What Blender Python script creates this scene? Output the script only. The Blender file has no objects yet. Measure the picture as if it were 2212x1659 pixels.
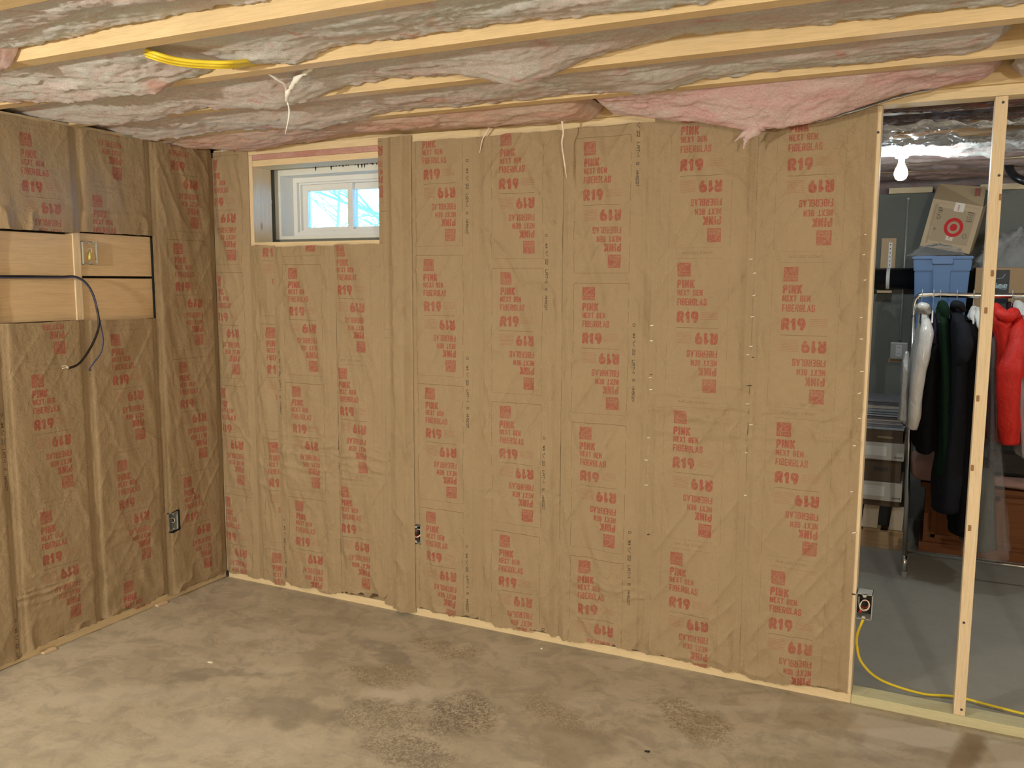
import bpy, bmesh, math, random
import numpy as np
from mathutils import Vector, Matrix
random.seed(7)
RS = np.random.RandomState(11)
PI = math.pi
S = bpy.context.scene
COL = S.collection

# ------------------------------------------------------------------ camera, light, exposure
F_PX, YAW, PITCH, ROLL = 1850.0, -0.45333, -0.1192, 0.0039
CAM = Vector((1.85357, -3.45992, 1.6427))
fw = Vector((math.sin(YAW)*math.cos(PITCH), math.cos(YAW)*math.cos(PITCH), math.sin(PITCH)))
rt = Vector((math.cos(YAW), -math.sin(YAW), 0)); up = rt.cross(fw)
rt2 = rt*math.cos(ROLL) + up*math.sin(ROLL); up2 = -rt*math.sin(ROLL) + up*math.cos(ROLL)
cd = bpy.data.cameras.new('camera'); cam = bpy.data.objects.new('camera', cd); COL.objects.link(cam)
cam.matrix_world = Matrix(((rt2.x, up2.x, -fw.x, CAM.x), (rt2.y, up2.y, -fw.y, CAM.y), (rt2.z, up2.z, -fw.z, CAM.z), (0, 0, 0, 1)))
cd.sensor_fit = 'HORIZONTAL'; cd.sensor_width = 36.0; cd.lens = 36.0*F_PX/2212; cd.clip_start = 0.05
S.camera = cam
S.view_settings.view_transform = 'Standard'; S.view_settings.look = 'None'
S.view_settings.gamma = 1; S.view_settings.exposure = 0.0
S.view_settings.use_curve_mapping = False

# key light is a bare bulb behind the camera; the other two lamps are added fills
w = bpy.data.worlds.new('world'); S.world = w; w.use_nodes = True
bg = w.node_tree.nodes['Background']
bg.inputs['Color'].default_value = (0.11, 0.47, 1.0, 1); bg.inputs['Strength'].default_value = 50

def lamp(name, loc, power, color, radius):
    ld = bpy.data.lights.new(name, 'POINT'); ld.energy = power; ld.color = color; ld.shadow_soft_size = radius
    o = bpy.data.objects.new(name, ld); COL.objects.link(o); o.location = loc; return o
lamp('ceiling_bulb_light', (-1.0, -4.2, 1.90), 222, (1.0, 0.96, 0.82), 0.03)
lamp('second_fill_light', (2.9, -4.3, 1.90), 150, (1.0, 0.96, 0.82), 0.03)  # added fill, balances the right side of the room

lamp('storage_fill_light', (3.7, .9, 2.1), 30, (.85, .96, 1.0), 0.03)  # added unseen fill that lifts the storage floor, apart from the visible bulb

# ------------------------------------------------------------------ camera-independent survey helpers: pixel -> point on a real plane
def _ray(u, v): return fw + rt2*((u-1106)/F_PX) - up2*((v-829.5)/F_PX)
def onX(u, v, x): d = _ray(u, v); return CAM + d*((x-CAM.x)/d.x)
def onY(u, v, y=0.0): d = _ray(u, v); return CAM + d*((y-CAM.y)/d.y)
def onZ(u, v, z=0.0): d = _ray(u, v); return CAM + d*((z-CAM.z)/d.z)

H = 2.3176          # joist bottoms
XL = -1.603         # left wall stud faces
BAY = 0.4064
PER = 0.6025        # print repeat

# ------------------------------------------------------------------ noise
_P = {}
def vn(x, y, seed=0):
    if seed not in _P:
        r = np.random.RandomState(seed+100); _P[seed] = (r.permutation(512), r.rand(512))
    pm, tb = _P[seed]
    x = np.asarray(x, float); y = np.asarray(y, float)
    xi = np.floor(x).astype(int); yi = np.floor(y).astype(int); fx = x-xi; fy = y-yi
    fx = fx*fx*fx*(fx*(fx*6-15)+10); fy = fy*fy*fy*(fy*(fy*6-15)+10)
    def h(a, b): return tb[pm[(pm[a & 511]+b) & 511]]
    a = h(xi, yi); b = h(xi+1, yi); c = h(xi, yi+1); d = h(xi+1, yi+1)
    return (a*(1-fx)+b*fx)*(1-fy) + (c*(1-fx)+d*fx)*fy
def fbm(x, y, seed=0, o=3):
    r = 0; am = 0.5; t = 0
    for k in range(o):
        r = r + am*vn(x*2**k, y*2**k, seed+k*7); t += am; am *= 0.5
    return r/t
def ridge(x, y, seed=0, p=4): return (1-np.abs(2*vn(x, y, seed)-1))**p
def n1(x, seed=0): return float(vn(np.array([x]), np.array([0.37]), seed)[0])

# ------------------------------------------------------------------ objects
def tag(o, label=None, cat=None, group=None, kind=None):
    if label: o['label'] = label
    if cat: o['category'] = cat
    if group: o['group'] = group
    if kind: o['kind'] = kind
    return o
def thing(name, loc, label, cat, group=None):
    o = bpy.data.objects.new(name, None); COL.objects.link(o); o.location = loc; o.empty_display_size = 0.05
    return tag(o, label, cat, group)
def rootloc(p):
    v = Vector((0, 0, 0))
    while p is not None: v = v + p.location; p = p.parent
    return v
def link(name, me, mat, parent=None, smooth=False):
    """me in world coordinates; origin moved to the base centre for top-level meshes"""
    o = bpy.data.objects.new(name, me)
    if mat is not None:
        for m in (mat if isinstance(mat, (list, tuple)) else [mat]): me.materials.append(m)
    n = len(me.vertices); co = np.empty(n*3, np.float32); me.vertices.foreach_get('co', co); co = co.reshape(-1, 3)
    if parent is not None: off = rootloc(parent); o.parent = parent; 
    else:
        lo = co.min(0); hi = co.max(0); off = Vector(((lo[0]+hi[0])/2, (lo[1]+hi[1])/2, lo[2])); o.location = off
    co -= np.array(off, np.float32); me.vertices.foreach_set('co', co.ravel()); me.update()
    if smooth: me.polygons.foreach_set('use_smooth', [True]*len(me.polygons))
    COL.objects.link(o); return o
def fin(name, bm, mat, parent=None, smooth=False):
    bmesh.ops.recalc_face_normals(bm, faces=bm.faces[:])
    me = bpy.data.meshes.new(name); bm.to_mesh(me); bm.free()
    return link(name, me, mat, parent, smooth)
def box(bm, x0, x1, y0, y1, z0, z1, bev=0.0):
    b2 = bmesh.new() if bev else bm
    vs = [b2.verts.new((x, y, z)) for x in (x0, x1) for y in (y0, y1) for z in (z0, z1)]
    for f in ((0, 1, 3, 2), (4, 6, 7, 5), (0, 4, 5, 1), (2, 3, 7, 6), (0, 2, 6, 4), (1, 5, 7, 3)): b2.faces.new([vs[i] for i in f])
    if bev:
        bmesh.ops.recalc_face_normals(b2, faces=b2.faces[:])
        bmesh.ops.bevel(b2, geom=b2.edges[:], offset=bev, segments=2, affect='EDGES', profile=0.7)
        tmp = bpy.data.meshes.new('t'); b2.to_mesh(tmp); b2.free(); bm.from_mesh(tmp); bpy.data.meshes.remove(tmp)
    return bm
def bx(name, x0, x1, y0, y1, z0, z1, mat, parent=None, bev=0.0):
    return fin(name, box(bmesh.new(), x0, x1, y0, y1, z0, z1, bev), mat, parent)
def hexa(bm, P):
    """P: 4 front corners (TL,TR,BR,BL) then 4 back corners"""
    vs = [bm.verts.new(p) for p in P]
    for f in ((0, 1, 2, 3), (4, 7, 6, 5), (0, 4, 5, 1), (1, 5, 6, 2), (2, 6, 7, 3), (3, 7, 4, 0)): bm.faces.new([vs[i] for i in f])
    return bm
def spline(pts, sub=8):
    pts = [Vector(p) for p in pts]
    if len(pts) < 3: return pts
    out = []
    q = [pts[0]*2-pts[1]] + pts + [pts[-1]*2-pts[-2]]
    for i in range(1, len(q)-2):
        for k in range(sub):
            t = k/sub; a, b, c, d = q[i-1], q[i], q[i+1], q[i+2]
            out.append(0.5*((2*b)+(c-a)*t+(2*a-5*b+4*c-d)*t*t+(3*b-a-3*c+d)*t**3))
    out.append(pts[-1]); return out
def tube(bm, pts, r, n=8, cap=True):
    pts = [Vector(p) for p in pts]; rs = r if isinstance(r, (list, tuple)) else [r]*len(pts)
    t0 = (pts[1]-pts[0]).normalized(); a = Vector((0, 0, 1)) if abs(t0.z) < .9 else Vector((1, 0, 0))
    nrm = t0.cross(a).normalized(); rings = []
    for i, p in enumerate(pts):
        t = (pts[min(i+1, len(pts)-1)]-pts[max(i-1, 0)]).normalized()
        nrm = (nrm - t*nrm.dot(t)).normalized(); b = t.cross(nrm)
        rings.append([bm.verts.new(p+(nrm*math.cos(2*PI*k/n)+b*math.sin(2*PI*k/n))*rs[i]) for k in range(n)])
    for i in range(len(rings)-1):
        for k in range(n): bm.faces.new((rings[i][k], rings[i][(k+1) % n], rings[i+1][(k+1) % n], rings[i+1][k]))
    if cap: bm.faces.new(rings[0][::-1]); bm.faces.new(rings[-1])
    return bm
def lathe(bm, prof, c, n=24):
    c = Vector(c); rings = []
    for r, z in prof: rings.append([bm.verts.new(c+Vector((max(r, 1e-4)*math.cos(2*PI*k/n), max(r, 1e-4)*math.sin(2*PI*k/n), z))) for k in range(n)])
    for i in range(len(rings)-1):
        for k in range(n): bm.faces.new((rings[i][k], rings[i][(k+1) % n], rings[i+1][(k+1) % n], rings[i+1][k]))
    bm.faces.new(rings[0][::-1]); bm.faces.new(rings[-1]); return bm
def gridmesh(name, P, uvs=None, mask=None, closed_u=False):
    """P [nz, ns, 3] -> mesh; uvs {layer: [nz,ns,2]}; mask [nz-1, ns-1] True = keep"""
    nz, ns = P.shape[:2]
    idx = np.arange(nz*ns).reshape(nz, ns)
    if closed_u:
        nx = np.roll(idx, -1, axis=1)
        q = np.stack([idx[:-1], nx[:-1], nx[1:], idx[1:]], -1).reshape(-1, 4)
    else:
        q = np.stack([idx[:-1, :-1], idx[:-1, 1:], idx[1:, 1:], idx[1:, :-1]], -1)
        if mask is not None: q = q[mask]
        q = q.reshape(-1, 4)
    me = bpy.data.meshes.new(name)
    me.vertices.add(nz*ns); me.vertices.foreach_set('co', P.reshape(-1).astype(np.float32))
    me.loops.add(len(q)*4); me.loops.foreach_set('vertex_index', q.reshape(-1).astype(np.int32))
    me.polygons.add(len(q)); me.polygons.foreach_set('loop_start', (np.arange(len(q))*4).astype(np.int32))
    me.polygons.foreach_set('use_smooth', np.ones(len(q), bool))
    if uvs:
        for k, U in uvs.items():
            l = me.uv_layers.new(name=k); l.data.foreach_set('uv', U.reshape(-1, 2)[q.reshape(-1)].reshape(-1).astype(np.float32))
    me.update(calc_edges=True); me.validate(); return me

# ------------------------------------------------------------------ stroke lettering
def rp(pts, r=0.28):
    out = [pts[0]]
    for i in range(1, len(pts)-1):
        a, b, c = [np.array(p, float) for p in pts[i-1:i+2]]
        ra = min(r, np.linalg.norm(a-b)*.5, np.linalg.norm(c-b)*.5)
        s = b+(a-b)/max(np.linalg.norm(a-b), 1e-6)*ra; e = b+(c-b)/max(np.linalg.norm(c-b), 1e-6)*ra
        for t in (0, .25, .5, .75, 1): out.append(tuple((1-t)**2*s+2*t*(1-t)*b+t*t*e))
    out.append(pts[-1]); return out
GL = {
 'P': (.62, [rp([(0, 0), (0, 1), (1, 1), (1, .45), (0, .45)])]), 'I': (.0, [[(0, 0), (0, 1)]]),
 'N': (.68, [[(0, 0), (0, 1)], [(0, 1), (1, 0)], [(1, 0), (1, 1)]]), 'K': (.66, [[(0, 0), (0, 1)], [(0, .35), (1, 1)], [(.35, .6), (1, 0)]]),
 'E': (.52, [[(1, 1), (0, 1), (0, 0), (1, 0)], [(0, .5), (.85, .5)]]), 'X': (.66, [[(0, 0), (1, 1)], [(0, 1), (1, 0)]]),
 'T': (.6, [[(0, 1), (1, 1)], [(.5, 1), (.5, 0)]]), 'G': (.62, [rp([(1, .72), (1, 1), (0, 1), (0, 0), (1, 0), (1, .48)]), [(1, .48), (.55, .48)]]),
 'F': (.5, [[(1, 1), (0, 1), (0, 0)], [(0, .5), (.85, .5)]]), 'B': (.62, [rp([(0, 0), (0, 1), (.95, 1), (.95, .53), (0, .53)]), rp([(0, .53), (1, .53), (1, 0), (0, 0)])]),
 'R': (.64, [rp([(0, 0), (0, 1), (1, 1), (1, .47), (0, .47)]), [(.5, .47), (1, 0)]]), 'L': (.5, [[(0, 1), (0, 0), (1, 0)]]),
 'A': (.68, [[(0, 0), (.5, 1), (1, 0)], [(.2, .28), (.8, .28)]]), 'S': (.6, [rp([(1, .74), (1, 1), (0, 1), (0, .52), (1, .5), (1, 0), (0, 0), (0, .26)])]),
 '1': (.3, [[(0, .78), (.75, 1), (.75, 0)]]), '9': (.62, [rp([(1, .5), (1, .42), (0, .42), (0, 1), (1, 1), (1, .4), (.6, 0)], .3), [(1, .6), (1, .42)]]),
 'C': (.6, [rp([(1, .72), (1, 1), (0, 1), (0, 0), (1, 0), (1, .28)])]), 'O': (.62, [rp([(.5, 1), (0, 1), (0, 0), (1, 0), (1, 1), (.5, 1)])]),
 '0': (.55, [rp([(.5, 1), (0, 1), (0, 0), (1, 0), (1, 1), (.5, 1)])]), '2': (.55, [rp([(0, .75), (0, 1), (1, 1), (1, .55), (0, 0)]), [(0, 0), (1, 0)]]),
 '3': (.55, [rp([(0, 1), (1, 1), (1, .52), (.4, .52)]), rp([(.4, .52), (1, .52), (1, 0), (0, 0)])]), '5': (.55, [[(1, 1), (0, 1), (0, .55)], rp([(0, .55), (1, .6), (1, 0), (0, 0)])]),
 '7': (.55, [[(0, 1), (1, 1), (.35, 0)]]), '8': (.55, [rp([(.5, 1), (0, 1), (0, .52), (1, .5), (1, 0), (0, 0), (0, .5), (1, .52), (1, 1), (.5, 1)])]),
 '4': (.55, [[(.75, 0), (.75, 1), (0, .3), (1, .3)]]), 'M': (.8, [[(0, 0), (0, 1), (.5, .3), (1, 1), (1, 0)]]), 'W': (.8, [[(0, 1), (.25, 0), (.5, .8), (.75, 0), (1, 1)]]),
 'H': (.62, [[(0, 0), (0, 1)], [(1, 0), (1, 1)], [(0, .5), (1, .5)]]), 'D': (.6, [rp([(0, 0), (0, 1), (1, 1), (1, 0), (0, 0)])]), 'U': (.6, [rp([(0, 1), (0, 0), (1, 0), (1, 1)])]),
 '-': (.4, [[(0, .5), (1, .5)]]), '/': (.4, [[(0, 0), (1, 1)]]), '.': (0, [[(0, 0), (0, .02)]]), ' ': (.3, []),
 'w': (.7, [[(0, .62), (.25, 0), (.5, .5), (.75, 0), (1, .62)]]), 'e': (.5, [rp([(0, .32), (1, .32), (1, .65), (0, .65), (0, 0), (1, 0)])]),
 'n': (.5, [rp([(0, 0), (0, .65), (1, .65), (1, 0)])]), 's': (.45, [rp([(1, .65), (0, .65), (0, .34), (1, .3), (1, 0), (0, 0)])]),
 'o': (.5, [rp([(.5, .65), (0, .65), (0, 0), (1, 0), (1, .65), (.5, .65)])]), 'r': (.35, [rp([(0, 0), (0, .65), (1, .65)])]),
 'i': (0, [[(0, 0), (0, .6)], [(0, .88), (0, .92)]]), 'g': (.5, [rp([(1, .1), (0, .1), (0, .65), (1, .65), (1, -.25), (0, -.25)])]),
 'p': (.5, [rp([(0, -.3), (0, .65), (1, .65), (1, 0), (0, 0)])]), 'm': (.8, [rp([(0, 0), (0, .65), (.5, .65), (.5, 0)]), rp([(.5, .65), (1, .65), (1, 0)])]),
 'a': (.5, [rp([(0, .65), (1, .65), (1, 0), (0, 0), (0, .38), (1, .38)])]), 'z': (.5, [[(0, .65), (1, .65), (0, 0), (1, 0)]]), 'c': (.5, [rp([(1, .65), (0, .65), (0, 0), (1, 0)])]),
}
class Art:
    """ink coverage canvas in metres, origin top left, y down"""
    def __init__(s, wm, hm, W, Hh): s.wm, s.hm, s.W, s.H = wm, hm, W, Hh; s.c = {}
    def ch(s, k):
        if k not in s.c: s.c[k] = np.zeros((s.H, s.W), np.float32)
        return s.c[k]
    def seg(s, k, a, b, th, val=1.0, mode='max'):
        C = s.ch(k); sx = s.W/s.wm; sy = s.H/s.hm
        x0 = max(int((min(a[0], b[0])-th)*sx)-1, 0); x1 = min(int((max(a[0], b[0])+th)*sx)+2, s.W)
        y0 = max(int((min(a[1], b[1])-th)*sy)-1, 0); y1 = min(int((max(a[1], b[1])+th)*sy)+2, s.H)
        if x1 <= x0 or y1 <= y0: return
        X, Y = np.meshgrid((np.arange(x0, x1)+.5)/sx, (np.arange(y0, y1)+.5)/sy)
        dx, dy = b[0]-a[0], b[1]-a[1]; L = dx*dx+dy*dy
        t = np.clip(((X-a[0])*dx+(Y-a[1])*dy)/L, 0, 1) if L > 1e-12 else 0*X
        D = np.hypot(X-a[0]-t*dx, Y-a[1]-t*dy)
        cov = np.clip((th/2-D)*min(sx, sy)+.5, 0, 1)*val
        sub = C[y0:y1, x0:x1]
        C[y0:y1, x0:x1] = np.maximum(sub, cov) if mode == 'max' else sub*(1-cov)
    def line(s, k, pts, th, val=1.0, mode='max'):
        for a, b in zip(pts[:-1], pts[1:]): s.seg(k, a, b, th, val, mode)
    def rect(s, k, x0, y0, x1, y1, val=1.0, mode='max'):
        C = s.ch(k); sx = s.W/s.wm; sy = s.H/s.hm
        a, b, c, d = [max(int(round(q)), 0) for q in (x0*sx, y0*sy, x1*sx, y1*sy)]
        C[b:d, a:c] = np.maximum(C[b:d, a:c], val) if mode == 'max' else C[b:d, a:c]*(1-val)
    def text(s, k, txt, x0, y0, x1, y1, th, rot=None, val=1.0, mode='max', vert=False):
        """fit txt into the box; th = stroke thickness in metres; rot = centre for a half turn; vert = reading downwards"""
        if vert: bw, bh = y1-y0, x1-x0
        else: bw, bh = x1-x0, y1-y0
        gap = 0.34
        nat = [GL[c][0] for c in txt]; tot = sum(nat); sp = th*1.0+0.12*bh*0.5
        sp = th*.30; sc = (bw-th-(len(txt)-1)*(th+sp))/max(tot, 1e-6)
        x = th/2
        for c, wd in zip(txt, nat):
            for st in GL[c][1]:
                pts = []
                for (px, py) in st:
                    lx = x+px*wd*sc; ly = bh-th/2-py*(bh-th)
                    if vert: P = (x1-ly, y0+lx)
                    else: P = (x0+lx, y0+ly)
                    if rot: P = (2*rot[0]-P[0], 2*rot[1]-P[1])
                    pts.append(P)
                s.line(k, pts, th, val, mode)
            x += wd*sc+th+sp
    def image(s, name, chans):
        a = np.zeros((s.H, s.W, 4), np.float32); a[..., 3] = 1
        for i, c in enumerate(chans):
            if c and c in s.c: a[..., i] = s.c[c][::-1]
        return mkimg(name, a)
def mkimg(name, a):
    im = bpy.data.images.new(name, a.shape[1], a.shape[0], alpha=False, float_buffer=False)
    im.colorspace_settings.name = 'Non-Color'; im.pixels.foreach_set(a.reshape(-1)); im.update(); im.pack(); return im

def kraft_art(name, variantB):
    A = Art(BAY, PER, 1024, 1516); c = (.198, .279)
    def both(fn):
        fn(None); fn(c)
    def sq(rot):
        x0, y0, x1, y1 = .113, .018, .168, .073
        if rot: x0, x1, y0, y1 = 2*c[0]-x1, 2*c[0]-x0, 2*c[1]-y1, 2*c[1]-y0
        A.rect('r', x0, y0, x1, y1, .95)
        arc = [(.119+.052*(1-math.cos(t)), .067-.046*math.sin(t)) for t in np.linspace(.05, 1.5, 12)]
        if rot: arc = [(2*c[0]-p[0], 2*c[1]-p[1]) for p in arc]
        A.line('r', arc, .0016, .9, 'cut')
        A.text('r', 'Owens', .127, .047, .162, .0555, .0010, rot, .8, 'cut')
        A.text('r', 'Corning', .121, .0585, .164, .067, .0011, rot, .7, 'cut')
    both(sq)
    both(lambda r: A.text('r', 'PINK', .113, .085, .185, .120, .0082, r))
    both(lambda r: A.text('r', 'NEXT GEN', .113, .1255, .218, .1500, .0050, r))
    both(lambda r: A.text('r', 'FIBERGLAS', .113, .1605, .236, .1890, .0050, r))
    both(lambda r: A.text('r', 'R19', .113, .2125, .204, .2600, .0132, r))
    def small(r):
        rr = random.Random(3)
        for q in range(5 if not r else 8):
            y = .217+q*.0068; x = .218
            y = y if not r else .217+q*.0062
            while x < .281:
                L = rr.uniform(.003, .010); x2 = min(x+L, .282); p, q2 = (x, y), (x2, y)
                if r: p, q2 = (2*c[0]-x, 2*c[1]-y+.0), (2*c[0]-x2, 2*c[1]-y)
                A.seg('r', p, q2, .0019, .62); x = x2+.0022
    both(small)
    A.seg('g', (.113, .279), (.283, .279), .0017, .9)
    if not variantB:
        A.seg('g', (.073, .001), (.321, .001), .0019, .95); A.seg('g', (.080, .5615), (.318, .5615), .0015, .65)
    else:
        A.seg('g', (.10, .001), (.29, .001), .0012, .6); A.seg('g', (.10, .5615), (.29, .5615), .0011, .5)
        A.text('g', '0902 5 3357 0M8', .13, .577, .25, .586, .0012, c and (.19, .5815), .6)
    for X, lst in ((.073, [(0, .10), (.11, .21), (.25, .30), (.34, .42), (.45, .56)]), (.321, [(0, .03), (.07, .10), (.12, .17), (.19, .27), (.30, .41), (.44, .50), (.51, .56)])):
        for a, b in lst:
            A.seg('g', (X, a), (X, b), .0017, .8 if not variantB else .4)
    for X in (.018, .028, .372, .386): A.seg('g', (X, 0), (X, PER), .0010, .22)
    return A.image(name, ['r', 'g', None])
IMG_A = kraft_art('kraft_print_a', False); IMG_B = kraft_art('kraft_print_b', True)
_c = Art(.017, .34, 48, 900)
_y = 0.0
for t, L in (('0', .012), (' ', .028), ('W4', .022), (' ', .008), ('1/', .026), (' ', .010), ('22', .026), (' ', .020), ('LRT-1', .058), (' ', .022), ('5', .012), (' ', .022), ('HH5C27', .064)):
    if t != ' ': _c.text('b', t, .002, _y, .0145, _y+L, .0022, vert=True)
    _y += L
IMG_C = _c.image('kraft_code', ['b'])

# ------------------------------------------------------------------ materials
class NT:
    def __init__(s, name):
        s.m = bpy.data.materials.new(name); s.m.use_nodes = True; s.t = s.m.node_tree; s.b = s.t.nodes['Principled BSDF']
    def n(s, ty, **kw):
        nd = s.t.nodes.new(ty)
        for k, v in kw.items():
            if hasattr(nd, k) and not k[0].isupper(): setattr(nd, k, v)
        return nd
    def l(s, a, b): s.t.links.new(a, b)
    def set(s, node, **kw):
        for k, v in kw.items(): node.inputs[k].default_value = v
        return node
    def noise(s, vec, scale, detail=4, rough=.55, dist=0):
        nd = s.n('ShaderNodeTexNoise'); nd.inputs['Scale'].default_value = scale; nd.inputs['Detail'].default_value = detail
        nd.inputs['Roughness'].default_value = rough; nd.inputs['Distortion'].default_value = dist
        if vec is not None: s.l(vec, nd.inputs['Vector'])
        return nd.outputs['Fac']
    def ramp(s, fac, stops):
        r = s.n('ShaderNodeValToRGB'); e = r.color_ramp.elements
        while len(e) < len(stops): e.new(.5)
        for i, (p, c) in enumerate(stops): e[i].position = p; e[i].color = (*c, 1) if len(c) == 3 else c
        s.l(fac, r.inputs['Fac']); return r.outputs['Color']
    def mix(s, fac, a, b, blend='MIX'):
        m = s.n('ShaderNodeMix'); m.data_type = 'RGBA'; m.blend_type = blend
        for inp, v in ((m.inputs[0], fac), (m.inputs[6], a), (m.inputs[7], b)):
            if isinstance(v, bpy.types.NodeSocket): s.l(v, inp)
            elif isinstance(v, (int, float)): inp.default_value = v
            else: inp.default_value = (*v, 1)
        return m.outputs[2]
    def math(s, op, a, b=None, clamp=False):
        m = s.n('ShaderNodeMath'); m.operation = op; m.use_clamp = clamp
        for i, v in enumerate((a, b)):
            if v is None: continue
            if isinstance(v, bpy.types.NodeSocket): s.l(v, m.inputs[i])
            else: m.inputs[i].default_value = v
        return m.outputs[0]
    def map(s, vec, scale=(1, 1, 1), loc=(0, 0, 0), rot=(0, 0, 0)):
        m = s.n('ShaderNodeMapping'); m.inputs['Scale'].default_value = scale; m.inputs['Location'].default_value = loc; m.inputs['Rotation'].default_value = rot
        s.l(vec, m.inputs['Vector']); return m.outputs['Vector']
    def bump(s, h, dist, strength=1.0):
        b = s.n('ShaderNodeBump'); b.inputs['Distance'].default_value = dist; b.inputs['Strength'].default_value = strength
        s.l(h, b.inputs['Height']); s.l(b.outputs['Normal'], s.b.inputs['Normal'])
    def geo(s): return s.n('ShaderNodeNewGeometry').outputs['Position']
    def obj(s): return s.n('ShaderNodeTexCoord').outputs['Object']
    def col(s, c):
        if isinstance(c, bpy.types.NodeSocket): s.l(c, s.b.inputs['Base Color'])
        else: s.b.inputs['Base Color'].default_value = (*c, 1)
    def rough(s, r, spec=.5, metal=0):
        s.b.inputs['Roughness'].default_value = r; s.b.inputs['Specular IOR Level'].default_value = spec; s.b.inputs['Metallic'].default_value = metal
def plain(name, c, rough=.6, metal=0, spec=.5, var=.0, scale=30):
    t = NT(name); t.rough(rough, spec, metal)
    if var:
        n = t.noise(t.geo(), scale); t.col(t.mix(n, tuple(x*(1-var) for x in c), tuple(min(1, x*(1+var)) for x in c)))
    else: t.col(c)
    return t.m

def kraft_mat(name, img):
    t = NT(name); g = t.geo(); t.rough(.62, .25)
    n1_ = t.noise(g, 3.0, 4, .6); n2 = t.noise(g, 140, 3, .6); n3 = t.noise(g, 420, 2, .6)
    base = t.mix(n1_, (.325, .242, .145), (.40, .308, .192))
    base = t.mix(t.math('MULTIPLY', n2, .35), base, (.23, .16, .095))
    base = t.mix(t.math('MULTIPLY', n3, .22), base, (.52, .41, .28))
    if img is not None:
        uv = t.n('ShaderNodeUVMap'); uv.uv_map = 'print'
        im = t.n('ShaderNodeTexImage'); im.image = img; im.extension = 'REPEAT'; im.interpolation = 'Cubic'; t.l(uv.outputs['UV'], im.inputs['Vector'])
        sp = t.n('ShaderNodeSeparateColor'); t.l(im.outputs['Color'], sp.inputs[0])
        wear = t.ramp(t.noise(t.map(g, (1, 1, .35)), 260, 3, .7), [(.36, (.45,)*3), (.52, (1,)*3)])
        wear2 = t.ramp(t.noise(g, 9, 3, .6), [(.3, (.72,)*3), (.6, (1,)*3)])
        red = t.math('MULTIPLY', t.math('MULTIPLY', sp.outputs[0], wear), t.math('MULTIPLY', wear2, .82))
        base = t.mix(red, base, (.33, .050, .045))
        base = t.mix(t.math('MULTIPLY', sp.outputs[1], .85), base, (.13, .065, .035))
        uc = t.n('ShaderNodeUVMap'); uc.uv_map = 'code'
        sx = t.n('ShaderNodeSeparateXYZ'); t.l(uc.outputs['UV'], sx.inputs[0])
        f = t.math('FRACT', sx.outputs[1]); f = t.math('ADD', t.math('MULTIPLY', t.math('SUBTRACT', f, 1.0), .89/.34), 1.0)
        cb = t.n('ShaderNodeCombineXYZ'); t.l(sx.outputs[0], cb.inputs[0]); t.l(f, cb.inputs[1])
        ic = t.n('ShaderNodeTexImage'); ic.image = IMG_C; ic.extension = 'CLIP'; t.l(cb.outputs[0], ic.inputs['Vector'])
        sc = t.n('ShaderNodeSeparateColor'); t.l(ic.outputs['Color'], sc.inputs[0])
        dots = t.ramp(t.noise(g, 500, 1), [(.40, (.55,)*3), (.46, (1,)*3)])
        base = t.mix(t.math('MULTIPLY', t.math('MULTIPLY', sc.outputs[0], dots), 1.0), base, (.03, .025, .02))
    t.col(base)
    cr = t.noise(t.map(g, (1, 1, 1)), 38, 5, .62, .6); fi = t.noise(g, 300, 2)
    t.bump(t.math('ADD', cr, t.math('MULTIPLY', fi, .10)), .006, .8)
    return t.m
KRAFT_A = kraft_mat('kraft_paper_print_a', IMG_A); KRAFT_B = kraft_mat('kraft_paper_print_b', IMG_B); KRAFT_0 = kraft_mat('kraft_paper_plain', None)

def wood_mat(name, c1, c2, axis, knots=True, dirt=0.0):
    t = NT(name); g = t.geo(); t.rough(.6, .3)
    st = {'x': (.6, 14, 14), 'y': (14, .6, 14), 'z': (14, 14, .6)}[axis]
    a = t.noise(t.map(g, st), 3.2, 5, .6, 1.2)
    b = t.noise(t.map(g, tuple(q*4 for q in st)), 5, 3, .6)
    col = t.mix(t.math('MULTIPLY', a, 1.0), c1, c2)
    col = t.mix(t.math('MULTIPLY', t.math('SUBTRACT', b, .45, True), 1.2), col, tuple(x*.55 for x in c1))
    if knots:
        v = t.n('ShaderNodeTexVoronoi'); v.inputs['Scale'].default_value = 4.0
        ks = {'x': (.5, 1.3, 1.3), 'y': (1.3, .5, 1.3), 'z': (1.3, 1.3, .5)}[axis]
        t.l(t.map(g, ks), v.inputs['Vector'])
        k = t.ramp(v.outputs['Distance'], [(.02, (1,)*3), (.055, (0,)*3)])
        col = t.mix(t.math('MULTIPLY', k, .6), col, (.16, .06, .02))
    if dirt:
        d = t.ramp(t.noise(g, 5, 4), [(.4, (0,)*3), (.65, (1,)*3)]); col = t.mix(t.math('MULTIPLY', d, dirt), col, (.20, .15, .09))
    t.col(col); t.bump(b, .0012, .5); return t.m
WX = wood_mat('pine_lengthwise_x', (.70, .55, .33), (.84, .70, .47), 'x')
WY = wood_mat('pine_lengthwise_y', (.70, .55, .33), (.84, .70, .47), 'y')
WZ = wood_mat('pine_upright', (.70, .55, .36), (.84, .69, .48), 'z')
WJ = wood_mat('spruce_joist', (.65, .48, .26), (.80, .62, .38), 'x', True, .10)
WB = wood_mat('broad_board', (.60, .42, .24), (.78, .60, .38), 'y')
WT = wood_mat('treated_plate', (.50, .48, .29), (.68, .64, .42), 'x', False)
WD = wood_mat('dark_chest_wood', (.17, .055, .018), (.26, .095, .03), 'x')
WPALE = wood_mat('offcut_wood', (.50, .42, .30), (.62, .52, .38), 'z', False)
WP = wood_mat('pallet_wood', (.38, .26, .14), (.48, .34, .20), 'x')

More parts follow.
